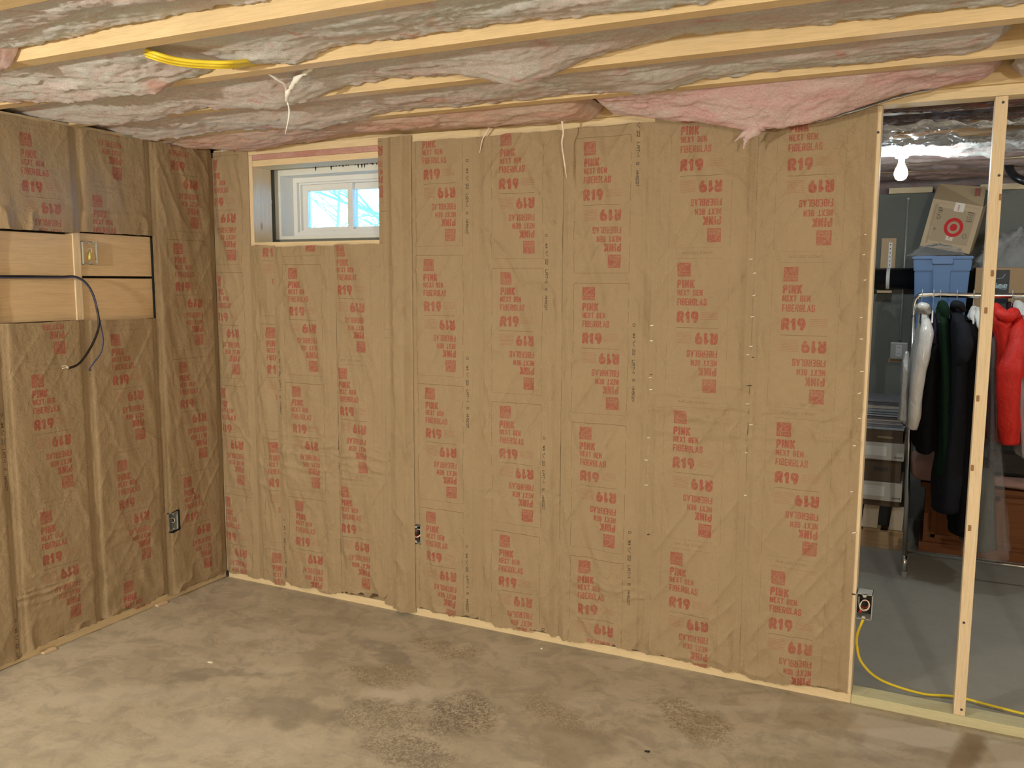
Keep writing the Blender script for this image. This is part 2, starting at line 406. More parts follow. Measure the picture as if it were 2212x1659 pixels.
def fiber_mat(name, cw, cp, lo, hi, pk=None):
    t = NT(name); g = t.geo(); t.rough(.95, .08)
    a = t.noise(t.map(g, (1.0, 1.8, 1.8)), 3.4, 5, .62, 1.0)
    b = t.noise(t.map(g, (1.0, 2.6, 2.6)), 22, 5, .7, 1.6)
    f = t.ramp(t.math('ADD', t.math('MULTIPLY', a, .72), t.math('MULTIPLY', b, .28)), [(lo, (0,)*3), (hi, (1,)*3)])
    col = t.mix(f, cw, cp)
    c = t.ramp(t.noise(t.map(g, (1, 2.6, 2.6)), 40, 5, .75, 2.0), [(.32, (.86,)*3), (.5, (1.08,)*3), (.64, (1.18,)*3)])
    col = t.mix(1.0, col, c, 'MULTIPLY')
    if pk:
        p = t.ramp(t.noise(g, 6, 3, .5, .5), [(.62, (0,)*3), (.72, (1,)*3)]); col = t.mix(t.math('MULTIPLY', p, .8), col, pk)
    t.col(col)
    h = t.noise(t.map(g, (1, 2, 2)), 60, 6, .78, 2.4)
    t.bump(h, .013, .8); return t.m
FW = fiber_mat('fiberglass_whitish', (.87, .90, .92), (.88, .71, .70), .44, .68, (.90, .55, .50))
FM = fiber_mat('fiberglass_mixed', (.83, .82, .82), (.82, .64, .63), .42, .66, (.82, .46, .43))
FP = fiber_mat('fiberglass_pink', (.95, .82, .82), (.95, .62, .65), .36, .60)
FS = fiber_mat('fiberglass_salmon', (.86, .73, .66), (.86, .56, .48), .36, .60)
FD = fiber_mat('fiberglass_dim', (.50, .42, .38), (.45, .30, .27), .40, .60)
FH = fiber_mat('fiberglass_hanging', (.56, .56, .53), (.54, .38, .35), .46, .66)

def concrete_floor():
    t = NT('concrete_floor'); g = t.geo(); t.rough(.72, .3)
    a = t.noise(t.map(g, (1.0, 1.7, 1)), 1.9, 6, .62, .8); b = t.noise(g, 9, 5, .65, .6); c = t.noise(g, 70, 4, .7)
    col = t.mix(t.ramp(a, [(.36, (0,)*3), (.64, (1,)*3)]), (.395, .342, .258), (.525, .465, .360))
    col = t.mix(t.math('MULTIPLY', t.ramp(b, [(.40, (1,)*3), (.53, (0,)*3)]), .48), col, (.29, .25, .20))
    pale = t.ramp(t.noise(t.map(g, (1, 1.6, 1), (3, 7, 0)), 3.5, 6, .7, 1.4), [(.56, (0,)*3), (.60, (1,)*3)])
    col = t.mix(t.math('MULTIPLY', pale, .42), col, (.56, .49, .39))
    warp = t.n('ShaderNodeTexNoise'); warp.inputs['Scale'].default_value = 7; warp.inputs['Detail'].default_value = 5; t.l(g, warp.inputs['Vector'])
    wv = t.n('ShaderNodeVectorMath'); wv.operation = 'MULTIPLY_ADD'; t.l(warp.outputs['Color'], wv.inputs[0]); wv.inputs[1].default_value = (.34, .34, 0); wv.inputs[2].default_value = (-.17, -.17, 0)
    ad = t.n('ShaderNodeVectorMath'); ad.operation = 'ADD'; t.l(g, ad.inputs[0]); t.l(wv.outputs[0], ad.inputs[1])
    speck = t.ramp(t.noise(g, 75, 3, .6, 1.5), [(.44, (0,)*3), (.56, (1,)*3)])
    def blob(cx, cy, rx, ry, rot, colr, amt, sp=False):
        nonlocal col
        m = t.n('ShaderNodeMapping'); m.vector_type = 'TEXTURE'; m.inputs['Location'].default_value = (cx, cy, 0); m.inputs['Scale'].default_value = (rx, ry, 1); m.inputs['Rotation'].default_value = (0, 0, rot)
        t.l(ad.outputs[0], m.inputs['Vector'])
        ln = t.n('ShaderNodeVectorMath'); ln.operation = 'LENGTH'; t.l(m.outputs[0], ln.inputs[0])
        f = t.ramp(ln.outputs['Value'], [(.55, (1,)*3), (1.0, (0,)*3)])
        f = t.math('MULTIPLY', f, amt)
        if sp: f = t.math('MULTIPLY', f, speck)
        col = t.mix(f, col, colr)
    dk = (.17, .135, .10); br = (.26, .195, .12); pl = (.58, .52, .43)
    blob(-.03, -.27, .26, .10, -.2, br, .75, True); blob(.30, -.80, .12, .17, .5, (.22, .19, .155), .5, True); blob(.34, -.74, .16, .22, .5, dk, .8, True)
    blob(-.14, -.62, .20, .12, .3, br, .8, True); blob(.08, -.92, .24, .14, .2, dk, .6, True); blob(-.25, -1.02, .3, .12, .2, (.24, .21, .17), .5)
    blob(.30, -1.05, .22, .12, .2, dk, .7, True); blob(.66, -.60, .24, .13, -.3, br, .75, True); blob(.78, -.78, .2, .2, .2, (.27, .22, .16), .55, False)
    blob(1.12, -.42, .30, .09, -.5, br, .85, True); blob(-.20, -.45, .22, .05, -.4, (.22, .19, .16), .5); blob(-.75, -.95, .3, .06, .5, (.24, .21, .17), .5); blob(-.95, -.55, .16, .07, .2, pl, .5)
    blob(-.02, -.77, .09, .09, 0, pl, .75); blob(.12, -.68, .12, .10, 0, pl, .5); blob(-.6, -.8, .25, .05, .5, pl, .35); blob(-.3, -1.25, .5, .12, .3, pl, .35); blob(-.9, -1.2, .4, .1, .5, pl, .3)
    # flat pale slab patch and a brown damp band near the open framing
    sp = t.n('ShaderNodeSeparateXYZ'); t.l(g, sp.inputs[0])
    wob = t.noise(g, 12, 3)
    def band(coord, a, b_):
        x = t.math('ADD', coord, t.math('MULTIPLY', t.math('SUBTRACT', wob, .5), .03))
        return t.math('MULTIPLY', t.math('MULTIPLY', t.math('SUBTRACT', x, a), 60, True), t.math('MULTIPLY', t.math('SUBTRACT', b_, x), 60, True), True)
    damp = t.math('MULTIPLY', band(sp.outputs[1], -.30, .02), band(sp.outputs[0], 1.40, 3.2))
    col = t.mix(t.math('MULTIPLY', damp, .30), col, (.27, .205, .13))
    sl = t.math('SUBTRACT', sp.outputs[0], t.math('MULTIPLY', sp.outputs[1], .22))
    p1 = t.math('MULTIPLY', band(sl, 1.70, 2.06), band(sp.outputs[1], -.235, -.055)); p2 = t.math('MULTIPLY', band(sl, 2.14, 3.2), band(sp.outputs[1], -.5, -.055))
    col = t.mix(t.math('MULTIPLY', t.math('MAXIMUM', p1, p2), .8), col, (.54, .475, .375))
    stripe = t.math('MULTIPLY', band(sl, 2.055, 2.14), band(sp.outputs[1], -.9, -.04))
    col = t.mix(t.math('MULTIPLY', stripe, .65), col, (.25, .17, .09))
    # same slab, coloured darker and greyer for the dim cool light of the storage side
    st = t.math('MULTIPLY', t.math('SUBTRACT', sp.outputs[1], .05), 30, True)
    grey = t.mix(b, (.275, .268, .235), (.355, .345, .305)); col = t.mix(st, col, grey)
    col = t.mix(t.math('MULTIPLY', t.math('SUBTRACT', c, .5, True), .8), col, (.2, .17, .13))
    t.col(col); t.bump(t.math('ADD', t.math('MULTIPLY', b, .7), t.math('MULTIPLY', c, .3)), .004, .35); return t.m
CF = concrete_floor()
t_ = NT('poured_concrete'); g_ = t_.geo(); t_.rough(.8, .25)
n_ = t_.noise(g_, 2.2, 6, .65, .8); m_ = t_.noise(g_, 60, 4, .7)
t_.col(t_.mix(t_.math('MULTIPLY', m_, .3), t_.mix(n_, (.15, .16, .145), (.25, .26, .235)), (.12, .12, .11))); t_.bump(m_, .004, .5); CW = t_.m
VINYL = plain('white_vinyl', (.82, .84, .85), .35); BUCK = plain('primed_buck', (.80, .83, .82), .55, var=.05)
STEEL = plain('galvanised_steel', (.50, .52, .50), .42, .35, var=.12, scale=60); CHROME = plain('chrome_tube', (.72, .72, .70), .16, 1.0)
BLACKP = plain('black_plastic', (.012, .012, .013), .32); BLACKC = plain('black_cable', (.012, .011, .011), .4); BLUEC = plain('blue_cable', (.055, .065, .16), .4)
YELC = plain('yellow_cable', (.86, .66, .04), .38); WHITEC = plain('white_wire', (.82, .78, .70), .4); REDC = plain('red_wire', (.5, .03, .02), .4); COPPER = plain('bare_copper', (.80, .52, .36), .3, .9)
YNUT = plain('yellow_wire_nut', (.80, .72, .22), .4); DARKI = plain('box_inside_dark', (.05, .045, .04), .5, .3)
FOAM = fiber_mat('pink_foam_strip', (.80, .50, .45), (.72, .38, .34), .4, .6); SUB = wood_mat('subfloor_osb', (.36, .24, .12), (.5, .36, .2), 'y')
DARKSTR = plain('dark_strand', (.06, .035, .03), .9); STRAND = plain('pale_strand', (.85, .72, .66), .9); WSTR = plain('white_strand', (.85, .85, .84), .9)
STAPLE = plain('staple_steel', (.97, .95, .90), .3, .1)
def film(name, alpha, c=(.9, .9, .92), rough=.12, sc=30):
    t = NT(name); t.rough(rough, .8); t.col(c); t.b.inputs['Alpha'].default_value = alpha
    t.bump(t.noise(t.geo(), sc, 4, .6, 2), .02, .8); return t.m
FILM = film('clear_plastic_film', .13); FILM2 = film('cloudy_plastic_film', .24, (.88, .9, .92), .10, 45)
def glossk(name, c):
    t = NT(name); t.rough(.22, .9); n = t.noise(t.geo(), 5, 4); t.col(t.mix(n, tuple(x*.75 for x in c), c)); t.b.inputs['Coat Weight'].default_value = .8; t.b.inputs['Coat Roughness'].default_value = .08
    t.bump(t.noise(t.map(t.geo(), (1, 2, 1)), 16, 6, .65, 2.2), .035, .9); return t.m
VAPOR = glossk('film_over_brown_kraft', (.20, .095, .07)); CRUMP = glossk('crumpled_white_film', (.84, .88, .92))

# ------------------------------------------------------------------ setting
def struct(o, label=None): o['kind'] = 'structure'; return o
X1, YB, YS = 4.4, -5.2, 3.05      # right wall, wall behind the camera, storage back wall
struct(bx('floor', XL-.3, X1+.2, YB-.2, YS+.2, -.12, 0, CF))
struct(bx('ceiling', XL-.3, X1+.2, YB-.2, YS+.2, H+.235, H+.26, SUB))
struct(bx('wall_left', XL-.32, XL-.15, YB-.2, .2, 0, H+.235, CW))
struct(bx('wall_right', X1, X1+.15, YB, YS, 0, H+.235, wood_mat('right_wall_board', (.40, .30, .19), (.46, .35, .22), 'z', False)))
struct(bx('wall_front', XL-.15, X1, YB-.15, YB, 0, H+.235, wood_mat('rear_wall_board', (.40, .30, .19), (.46, .35, .22), 'z', False)))
WX0, WX1, WZ0, WZ1 = -1.352, -.565, 1.862, 2.236      # concrete opening of the window
b = bmesh.new(); ya, yb = .20, .44
box(b, XL-.32, WX0, ya, yb, 0, H+.235); box(b, WX1, .45, ya, yb, 0, H+.235); box(b, WX0, WX1, ya, yb, 0, WZ0); box(b, WX0, WX1, ya, yb, WZ1, H+.235)
struct(fin('wall_window_side', b, CW))
struct(bx('wall_storage_side', .30, .45, .44, YS, 0, H+.235, CW))
struct(bx('wall_back', .30, X1+.15, YS, YS+.2, 0, 2.245, CW))
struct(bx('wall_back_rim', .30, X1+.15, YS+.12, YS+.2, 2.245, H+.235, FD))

# window_1: concrete-side buck, vinyl frame, two sashes with panes
wn = bpy.data.objects.new('window_1', None); COL.objects.link(wn); wn.location = (-.958, .2, WZ0); wn['kind'] = 'structure'
def ring(name, x0, x1, z0, z1, wd, y0, y1, mat, par, bev=.002, wb=None):
    b = bmesh.new(); wb = wb or wd
    box(b, x0, x0+wd, y0, y1, z0, z1, bev); box(b, x1-wd, x1, y0, y1, z0, z1, bev)
    box(b, x0+wd, x1-wd, y0, y1, z0, z0+wb, bev); box(b, x0+wd, x1-wd, y0, y1, z1-wd, z1, bev); return fin(name, b, mat, par)
ring('window_buck', WX0, WX1, WZ0, WZ1, .040, .198, .31, BUCK, wn, .002, .018)
ring('window_frame', WX0+.040, WX1-.040, WZ0+.018, WZ1-.040, .026, .300, .400, VINYL, wn)
ring('frame_stop', WX0+.066, WX1-.066, WZ0+.044, WZ1-.066, .010, .318, .400, VINYL, wn)
mid = -.960
for (a, c_, yo) in ((WX0+.076, mid+.018, .335), (mid-.018, WX1-.076, .360)):
    sh = ring('sash', a, c_, WZ0+.036, WZ1-.076, .034, yo, yo+.028, VINYL, wn)
    g = NT('window_glass'); tr_ = g.n('ShaderNodeBsdfTransparent'); gl_ = g.n('ShaderNodeBsdfGlossy'); gl_.inputs['Roughness'].default_value = .01; fr_ = g.n('ShaderNodeFresnel'); fr_.inputs['IOR'].default_value = 1.45
    mx_ = g.n('ShaderNodeMixShader'); g.l(fr_.outputs[0], mx_.inputs[0]); g.l(tr_.outputs[0], mx_.inputs[1]); g.l(gl_.outputs[0], mx_.inputs[2]); g.l(mx_.outputs[0], g.t.nodes['Material Output'].inputs['Surface'])
    bx('pane', a+.034, c_-.034, yo+.012, yo+.015, WZ0+.070, WZ1-.110, g.m, sh)
lk = bx('sash_lock', -1.16, -1.07, .322, .334, WZ0+.030, WZ0+.044, BLACKP, wn, .002)
bx('lock_lever', -1.10, -1.05, .312, .330, WZ0+.042, WZ0+.050, VINYL, wn, .002)
b = bmesh.new()
for k in range(34):
    x = -1.22+k*.019+random.uniform(-.006, .006); L = random.choice([.004, .008, .013, .022]) if x > -1.1 else .003
    hexa(b, [(x-.004, .1945, WZ1-.002), (x+.005, .1945, WZ1-.002), (x+.0015, .1945, WZ1-.002-L), (x, .1945, WZ1-.002-L), (x-.004, .1985, WZ1-.002), (x+.005, .1985, WZ1-.002), (x+.0015, .1985, WZ1-.002-L), (x, .1985, WZ1-.002-L)])
fin('dark_sealant_drips', b, plain('dark_sealant', (.03, .03, .035), .7), wn)

# outside: snow-pale yard and bare trees
struct(bx('ground_outside', -14, .25, .45, 40, 1.45, 1.72, plain('winter_ground', (.62, .60, .52), .9, var=.15, scale=2)))
BARK = plain('bark', (.10, .105, .09), .9)
def tree(x, y, seed, label):
    r = random.Random(seed); root = thing('bare_tree', (x, y, 1.72), label, 'tree')
    tr = bmesh.new(); br = bmesh.new(); top = Vector((x+.3, y, 6.5))
    p = [Vector((x, y, 1.70)), Vector((x+.05, y, 3)), Vector((x+.2, y, 4.6)), top]; tube(tr, spline(p, 4), [.07-.004*i for i in range(13)], 7)
    def grow(a, d, L, rad, lev):
        e = a+d*L; m = (a+e)/2+Vector((r.uniform(-1, 1), r.uniform(-1, 1), r.uniform(-1, 1)))*L*.08
        tube(br, [a, m, e], [rad, rad*.8, rad*.6], 4)
        if lev:
            for q in range(3):
                f = a.lerp(e, r.uniform(.4, 1)); dd = (d+Vector((r.uniform(-1, 1), r.uniform(-1, 1), r.uniform(-.5, .9)))*.75).normalized(); grow(f, dd, L*.62, rad*.6, lev-1)
    for q in range(30):
        z = r.uniform(1.9, 6); a = Vector((x+.04*(z-1.7), y, z)); an = r.uniform(0, 2*PI)
        grow(a, Vector((math.cos(an), math.sin(an)*.6, r.uniform(.2, .8))).normalized(), r.uniform(.8, 1.6), .020, 3)
    fin('trunk', tr, BARK, root); fin('branches', br, BARK, root)['kind'] = 'stuff'
tree(-3.9, 5.2, 1, 'nearest bare tree outside, behind the left window pane'); tree(-7.3, 10.5, 2, 'bare tree outside, behind the right window pane'); tree(-15, 18.5, 5, 'bare tree outside, farthest off behind the left pane')

# ------------------------------------------------------------------ framing lumber
def lumber(name, x0, x1, y0, y1, z0, z1, mat, label, cat, group=None, bev=.0025):
    return tag(bx(name, x0, x1, y0, y1, z0, z1, mat, None, bev), label, cat, group)
XR = 4.38
lumber('bottom_plate', XL+.02, 1.655, .0, .089, .0, .038, WX, 'pine bottom plate under the kraft-papered long wall', 'lumber')
lumber('bottom_plate', 1.656, XR, .0, .089, .0, .038, WT, 'greenish treated bottom plate across the open stud gap', 'lumber')
lumber('bottom_plate', XL-.14, XL, YB+.02, -.0, .0, .038, WY, 'pine bottom plate under the kraft-papered left wall', 'lumber')
lumber('top_plate', XL+.02, XR, .0, .089, H-.036, H+.001, WX, 'pine top plate along the long wall and over the stud gap', 'lumber')
lumber('ledger_board', -1.30, .80, .012, .05, H+.003, H+.045, WX, 'thin pine ledger above the long wall, beside the salmon batt', 'lumber')
lumber('top_plate', XL-.14, XL, YB+.02, -.0, H-.028, H+.008, WY, 'pine top plate along the left wall under the ceiling batts', 'lumber')
def nailed_stud(x0, x1, label, nails=(), notch=()):
    r = thing('wall_stud', ((x0+x1)/2, .045, .038), label, 'stud')
    st = box(bmesh.new(), x0, x1, -.001, .088, .039, H-.037, .003); fin('stud_board', st, WZ, r)
    for (u, v) in nails:
        p = onY(u, v, -.002); bm = lathe(bmesh.new(), [(0, -.0012), (.0045, -.0012), (.0045, .0012), (0, .0012)], (0, 0, 0), 10)
        bmesh.ops.rotate(bm, verts=bm.verts[:], matrix=Matrix.Rotation(PI/2, 3, 'X')); bmesh.ops.translate(bm, verts=bm.verts[:], vec=p); fin('nail_head', bm, DARKI, r)
    for (u, v) in notch:
        p = onY(u, v, -.002); bm = bmesh.new(); box(bm, p.x-.004, p.x+.005, -.0045, .0, p.z-.012, p.z+.010, .002); fin('wood_knot', bm, plain('knot_brown', (.30, .16, .07), .7), r)
    return r
nailed_stud(1.617, 1.6548, 'pine end stud at the right edge of the kraft paper', [(1897, 286)])
nailed_stud(2.013, 2.052, 'bare pine stud standing free in the open gap', [(2167, 221), (2158, 379), (2082, 1345), (2077, 1533)], [(2161, 425), (2143, 590), (2129, 670), (2112, 860), (2100, 1010), (2094, 1140)])
lumber('wall_stud', 2.42, 2.458, 0, .089, .038, H-.036, WZ, 'pine stud beyond the right edge, next after the free one', 'stud')
lumber('wall_stud', XL-.09, XL+.001, -.842, -.806, .038, H-.028, WZ, 'pine stud dividing the four backing boards on the left wall', 'stud')
lumber('wall_stud', XL-.09, XL, -.058, -.020, .038, H-.028, WZ, 'corner stud of the left wall', 'stud')
lumber('wall_stud', XL+.004, XL+.042, .0, .14, .038, H-.036, WZ, 'pale corner stud showing between the two papered walls', 'stud')
lumber('window_stud', -1.362, -1.3225, .0, .139, .039, H-.037, WZ, 'bluish pine stud left of the basement window', 'stud')
lumber('window_stud', -.515, -.477, .0, .139, .039, H-.037, WZ, 'stud right of the basement window behind kraft paper', 'stud')
lumber('window_sill_board', -1.321, -.517, -.004, .199, 1.805, 1.838, WX, 'rough pine sill board below the basement window', 'lumber')
lumber('header_board', -1.321, -.517, .0, .139, 2.222, 2.253, WX, 'flat pine header board right above the window opening', 'lumber')
tag(bx('foam_strip', -1.321, -.517, -.004, .10, 2.2535, 2.281, FOAM, None, .004), 'pink foam strip packed between header board and top plate', 'insulation')
# loose pink batt edge in the gap left of the window
yy = np.linspace(0, 1, 40); xx = np.linspace(0, 1, 10); Xg, Zg = np.meshgrid(xx, yy)
P = np.stack([-1.42+.050*Xg+.015*fbm(Zg*6, Xg*2, 5)+.012*Zg, .150+.02*fbm(Zg*9, Xg*5, 6), 1.845+.30*Zg*(1-.15*Xg)], -1)
gp = gridmesh('gap_batt', P); o = link('gap_batt', gp, FP); md = o.modifiers.new('s', 'SOLIDIFY'); md.thickness = .012
tag(o, 'sliver of pink batt stuffed left of the window frame', 'insulation')

# joists (run along x).  far lower edge at y = JY[k]
JY = [-.365-BAY*k for k in range(-8, 12)]
jn = {0: 'ceiling joist nearest the long papered wall', 1: 'second ceiling joist from the long papered wall', 2: 'third ceiling joist from the long papered wall, with yellow cable above', 3: 'fourth ceiling joist from the long papered wall',
      4: 'fifth ceiling joist from the long papered wall, top left corner', -1: 'ceiling joist over the top plate of the long wall', -2: 'first ceiling joist over the storage side', -3: 'second ceiling joist over the storage side', -4: 'third ceiling joist over the storage side, above the bulb, yellow',
      -5: 'fourth ceiling joist over the storage side', -6: 'fifth ceiling joist over the storage side, behind the bulb', -7: 'sixth ceiling joist over the storage side', -8: 'ceiling joist nearest the grey concrete back wall'}
for k in range(-8, 12):
    yf = -.365-BAY*k; x0 = XL-.14 if k >= 0 else .47
    if k == -8: yf = min(yf, YS-.02)
    o = bx('ceiling_joist', x0, XR, yf-.058, yf, H+.0015, H+.232, WJ, None, .002)
    tag(o, jn.get(k, 'ceiling joist over the room behind the viewer, number %s back' % ['six', 'seven', 'eight', 'nine', 'ten', 'eleven', 'twelve'][max(k-5, 0)]), 'joist', 'ceiling joists')

# backing boards on the left wall (recessed between the studs)
brd = [(-1.215, -.8425, 1.660, 1.842, 'upper left backing board, beside the grey switch box stud'), (-.8055, -.4125, 1.660, 1.852, 'upper right backing board, with the grey box on it'),
       (-1.215, -.8425, 1.462, 1.649, 'lower left backing board under the black gap'), (-.8055, -.4125, 1.455, 1.649, 'lower right backing board, crossed by the hanging cables')]
for y0, y1, z0, z1, lb in brd:
    o = bx('backing_board', XL-.045, XL-.006, y0, y1, z0, z1, WB, None, .002); tag(o, 'wide pine ' + lb, 'board', 'backing boards on the left wall')
bx_dark = tag(bx('cavity_shade_block', XL-.14, XL-.05, -1.215, -.4125, 1.44, 1.87, plain('cavity_shade_black', (.03, .022, .016), .9)), 'near-black block standing in for the shaded cavity behind the wide backing boards', 'insulation')  # block painted near-black for the shade inside the stud cavity

# ------------------------------------------------------------------ kraft-faced wall batts
def kraft(plane, h0, h1, z0, z1, img, logo, label, lift=0.0, code=None, fold=0.5, horiz=(), cuts=(), ragB=.010, ragT=.006, seed=0, staples=(), group=None, clipprint=None, bulge=.010):
    """one faced batt between h0 and h1; logo = (horizontal of the logo's left edge, z of the logo's top)"""
    step = .0062
    ns = max(int((h1-h0)/step), 4)+1; nz = int((z1-z0)/step)+1
    tt, ss = np.meshgrid(np.linspace(0, 1, nz), np.linspace(0, 1, ns), indexing='ij')
    hor = h0+ss*(h1-h0)
    rb = ragB*(1.6*fbm(hor*9, hor*0+seed, seed, 3)+.5*vn(hor*60, hor*0, seed+1)); rtp = ragT*(fbm(hor*12, hor*0+seed+9, seed+3, 3)*2-1)
    Z = (z0+rb)+tt*((z1+rtp)-(z0+rb))
    ejag = .0022*(fbm(Z*5, Z*0+seed, seed+5, 2)-.5)
    hor = hor + np.where(ss > .985, ejag, 0)+np.where(ss < .015, ejag, 0)
    wdt = h1-h0; e = np.minimum(hor-h0, h1-hor); e = np.clip(e, 0, None)
    env = np.clip(e/.045, 0, 1); env = env*env*(3-2*env)
    d = bulge*env*(.55+.9*fbm(hor*5, Z*2.2, seed+11, 3))
    d = d + env*.0125*fold*(fbm(hor*15+Z*4, Z*2.4-hor*3, seed+12, 3)-.5)*2
    A_ = hor*6+Z*5.0+1.3*fbm(hor*5, Z*5, seed+20); B_ = hor*7-Z*4.0
    mk = np.clip(fbm(hor*3.5, Z*2.2, seed+13, 2)*2.6-.95, 0, 1)
    d = d + env*.0105*fold*ridge(A_, B_*.25, seed+14, 5)*mk + env*.0075*fold*ridge(hor*13-Z*9, Z*1.7, seed+15, 6)*np.clip(1.15-mk, 0, 1)
    d = d + .0028*fold*ridge(hor*30+Z*6, Z*11, seed+16, 6)*np.clip(vn(hor*7, Z*5, seed+17)*2-.7, 0, 1)
    for (zc, wd_, am) in horiz:
        q = np.exp(-((Z-zc-.03*(fbm(hor*5, hor*0, seed+18)-.5))/wd_)**2)
        d = d + q*am*(ridge(hor*3.5, Z*26+2.2*fbm(hor*6, Z*3, seed+21), seed+19, 3)+.6*ridge(hor*9, Z*48, seed+22, 4)-.35)
    # crumple just above the floor
    bot = np.exp(-((Z-z0)/.13)**2); d = d + bot*env*.012*(ridge(hor*10, Z*9, seed+23, 3)-.2)
    # stapled flanges with a sharp fold line
    d = d + np.where((e > .021) & (e < .027), -.0022, 0) + np.where(e < .021, .0016*vn(hor*0+3, Z*9, seed+24), 0)
    d = np.clip(d, -.001, .05)+.0035+lift
    cm = np.ones((nz-1, ns-1), bool); hc = (hor[:-1, :-1]+hor[1:, 1:])/2; zc_ = (Z[:-1, :-1]+Z[1:, 1:])/2
    for (a, b_, c, dd_) in cuts:
        cm &= ~((hc > a) & (hc < b_) & (zc_ > c+.003*np.sin(hc*90)) & (zc_ < dd_+.003*np.sin(hc*70)))
    lh, lz = logo if logo else (h0+.113, 2.25)
    sp = hor-(lh-.113)
    uv = np.stack([sp/BAY, (Z-(lz+.018))/PER], -1)
    if clipprint is not None: pass
    if code: cu = np.stack([(hor-code[0])/.017, (Z-code[1])/.89], -1)
    else: cu = np.stack([hor*0-5.0, Z*0+.1], -1)
    P = np.stack([hor, -d, Z], -1) if plane == 'main' else np.stack([XL+d, hor, Z], -1)
    base = ((h0+h1)/2, .05, z0) if plane == 'main' else (XL-.05, (h0+h1)/2, z0)
    r = thing('kraft_faced_batt', base, label, 'insulation', group)
    o = link('paper_facing', gridmesh('paper_facing', P, {'print': uv, 'code': cu}, cm), img, r); o.data.polygons.foreach_set('use_smooth', [True]*len(o.data.polygons))
    # glass-wool body behind the facing (not where something is cut in)
    if not cuts:
        a, b_ = (h0+.024, h1-.024) if h1-h0 > .1 else (h0+.004, h1-.004)
        if plane == 'main': bx('fiberglass', a, b_, .0, .085, z0+.045, z1-.045, FP, r, .01)
        else: bx('fiberglass', XL-.13, XL-.0, a, b_, z0+.045, z1-.03, FP, r, .01)
    for (u, v) in staples:
        p = onY(u, v, -.004-lift) if plane == 'main' else onX(u, v, XL+.004)
        ang = random.uniform(-.1, .45); L = random.uniform(.008, .012)
        bm = tube(bmesh.new(), [(p.x-L/2*math.cos(ang), p.y+.001, p.z-L/2*math.sin(ang)), (p.x-L/2*math.cos(ang), p.y-.0075, p.z-L/2*math.sin(ang)), (p.x+L/2*math.cos(ang), p.y-.0075, p.z+L/2*math.sin(ang)), (p.x+L/2*math.cos(ang), p.y+.001, p.z+L/2*math.sin(ang))], .0016, 5)
        fin('staple', bm, STAPLE, r)
    return r
def mlogo(u, v): p = onY(u, v); return (p.x, p.z)
def llogo(u, v): p = onX(u, v, XL); return (p.y, p.z)
TOP = H-.008
G = 'printed kraft-faced batts'
kraft('main', XL+.017, -1.345, .012, TOP, KRAFT_A, (XL+.004, 1.666), 'kraft-faced batt in the corner, left of the window', 0, fold=1.1, seed=1, ragB=.02, group=G)
kraft('main', -1.350, -1.180, .012, 1.822, KRAFT_A, (-1.247, 1.401), 'narrow folded kraft strip below the left end of the window', .003, fold=1.3, seed=2, ragB=.02, group=G)
kraft('main', -1.190, -.800, .016, 1.815, KRAFT_A, mlogo(629, 579), 'kraft-faced batt below the left window pane', .006, code=(-1.172, 1.28), fold=1.0, seed=3, horiz=[(.73, .13, .010)], ragB=.02, group=G)
kraft('main', -.812, -.496, .020, 1.820, KRAFT_B, mlogo(730, 530), 'kraft-faced batt below the right window pane', .003, fold=1.0, seed=4, ragB=.045, horiz=[(.75, .10, .008)], group=G)
kraft('main', -.540, -.470, .010, TOP, KRAFT_A, (-.540-.14, 1.955), 'thin kraft strip along the right side of the window', .0, fold=.5, seed=5, group=G)
kraft('main', -.486, -.352, .008, TOP, KRAFT_0, None, 'blank narrow kraft strip with long vertical creases, right of the window', .006, fold=1.2, seed=6, group=G, bulge=.02)
BXM = onY(891, 1135); BXN = onY(910, 1174)
kraft('main', -.357, .008, .016, H-.036, KRAFT_A, mlogo(919, 560), 'kraft-faced batt with the outlet box cut into its left edge', .002, code=(-.062, 2.186), fold=.85, seed=7, cuts=[(-.40, -.318, .366, .462)], ragB=.030, group=G)
kraft('main', .000, .412, .014, H-.036, KRAFT_A, mlogo(1084, 588), 'kraft-faced batt second to the right of the window, black date code', .0045, code=(.331, 1.847), fold=1.1, seed=8, ragB=.028, horiz=[(.66, .05, .006)], group=G)
kraft('main', .404, .818, .014, H-.034, KRAFT_A, mlogo(1261, 620), 'kraft-faced batt below the hanging pink strand, black date code', .002, code=(.736, 2.36), fold=1.1, seed=9, ragB=.028, horiz=[(.30, .05, .008)], group=G,
      staples=[(1409, 703), (1408, 736), (1406, 815), (1407, 841), (1407, 885), (1402, 945), (1397, 1047), (1397, 993)])
kraft('main', .810, 1.222, .012, TOP, KRAFT_B, mlogo(1467, 568), 'kraft-faced batt under the sagging pink batt, second from its right edge', .0045, fold=1.0, seed=10, horiz=[(1.13, .12, .010), (.98, .05, .006)], ragB=.026, group=G,
      staples=[(1623, 560), (1631, 590), (1630, 638), (1626, 684), (1623, 748), (1616, 766), (1616, 872), (1623, 917), (1613, 977), (1611, 1069)])
kraft('main', 1.214, 1.640, .008, TOP, KRAFT_B, mlogo(1694, 577), 'rightmost kraft-faced batt, beside the end stud', .002, fold=1.0, seed=11, horiz=[(1.10, .12, .010)], ragB=.026, group=G,
      staples=[(1861, 732), (1862, 802), (1857, 849), (1857, 903), (1846, 962), (1840, 1061), (1869, 507), (1866, 550), (1868, 605), (1861, 686), (1845, 1150)])
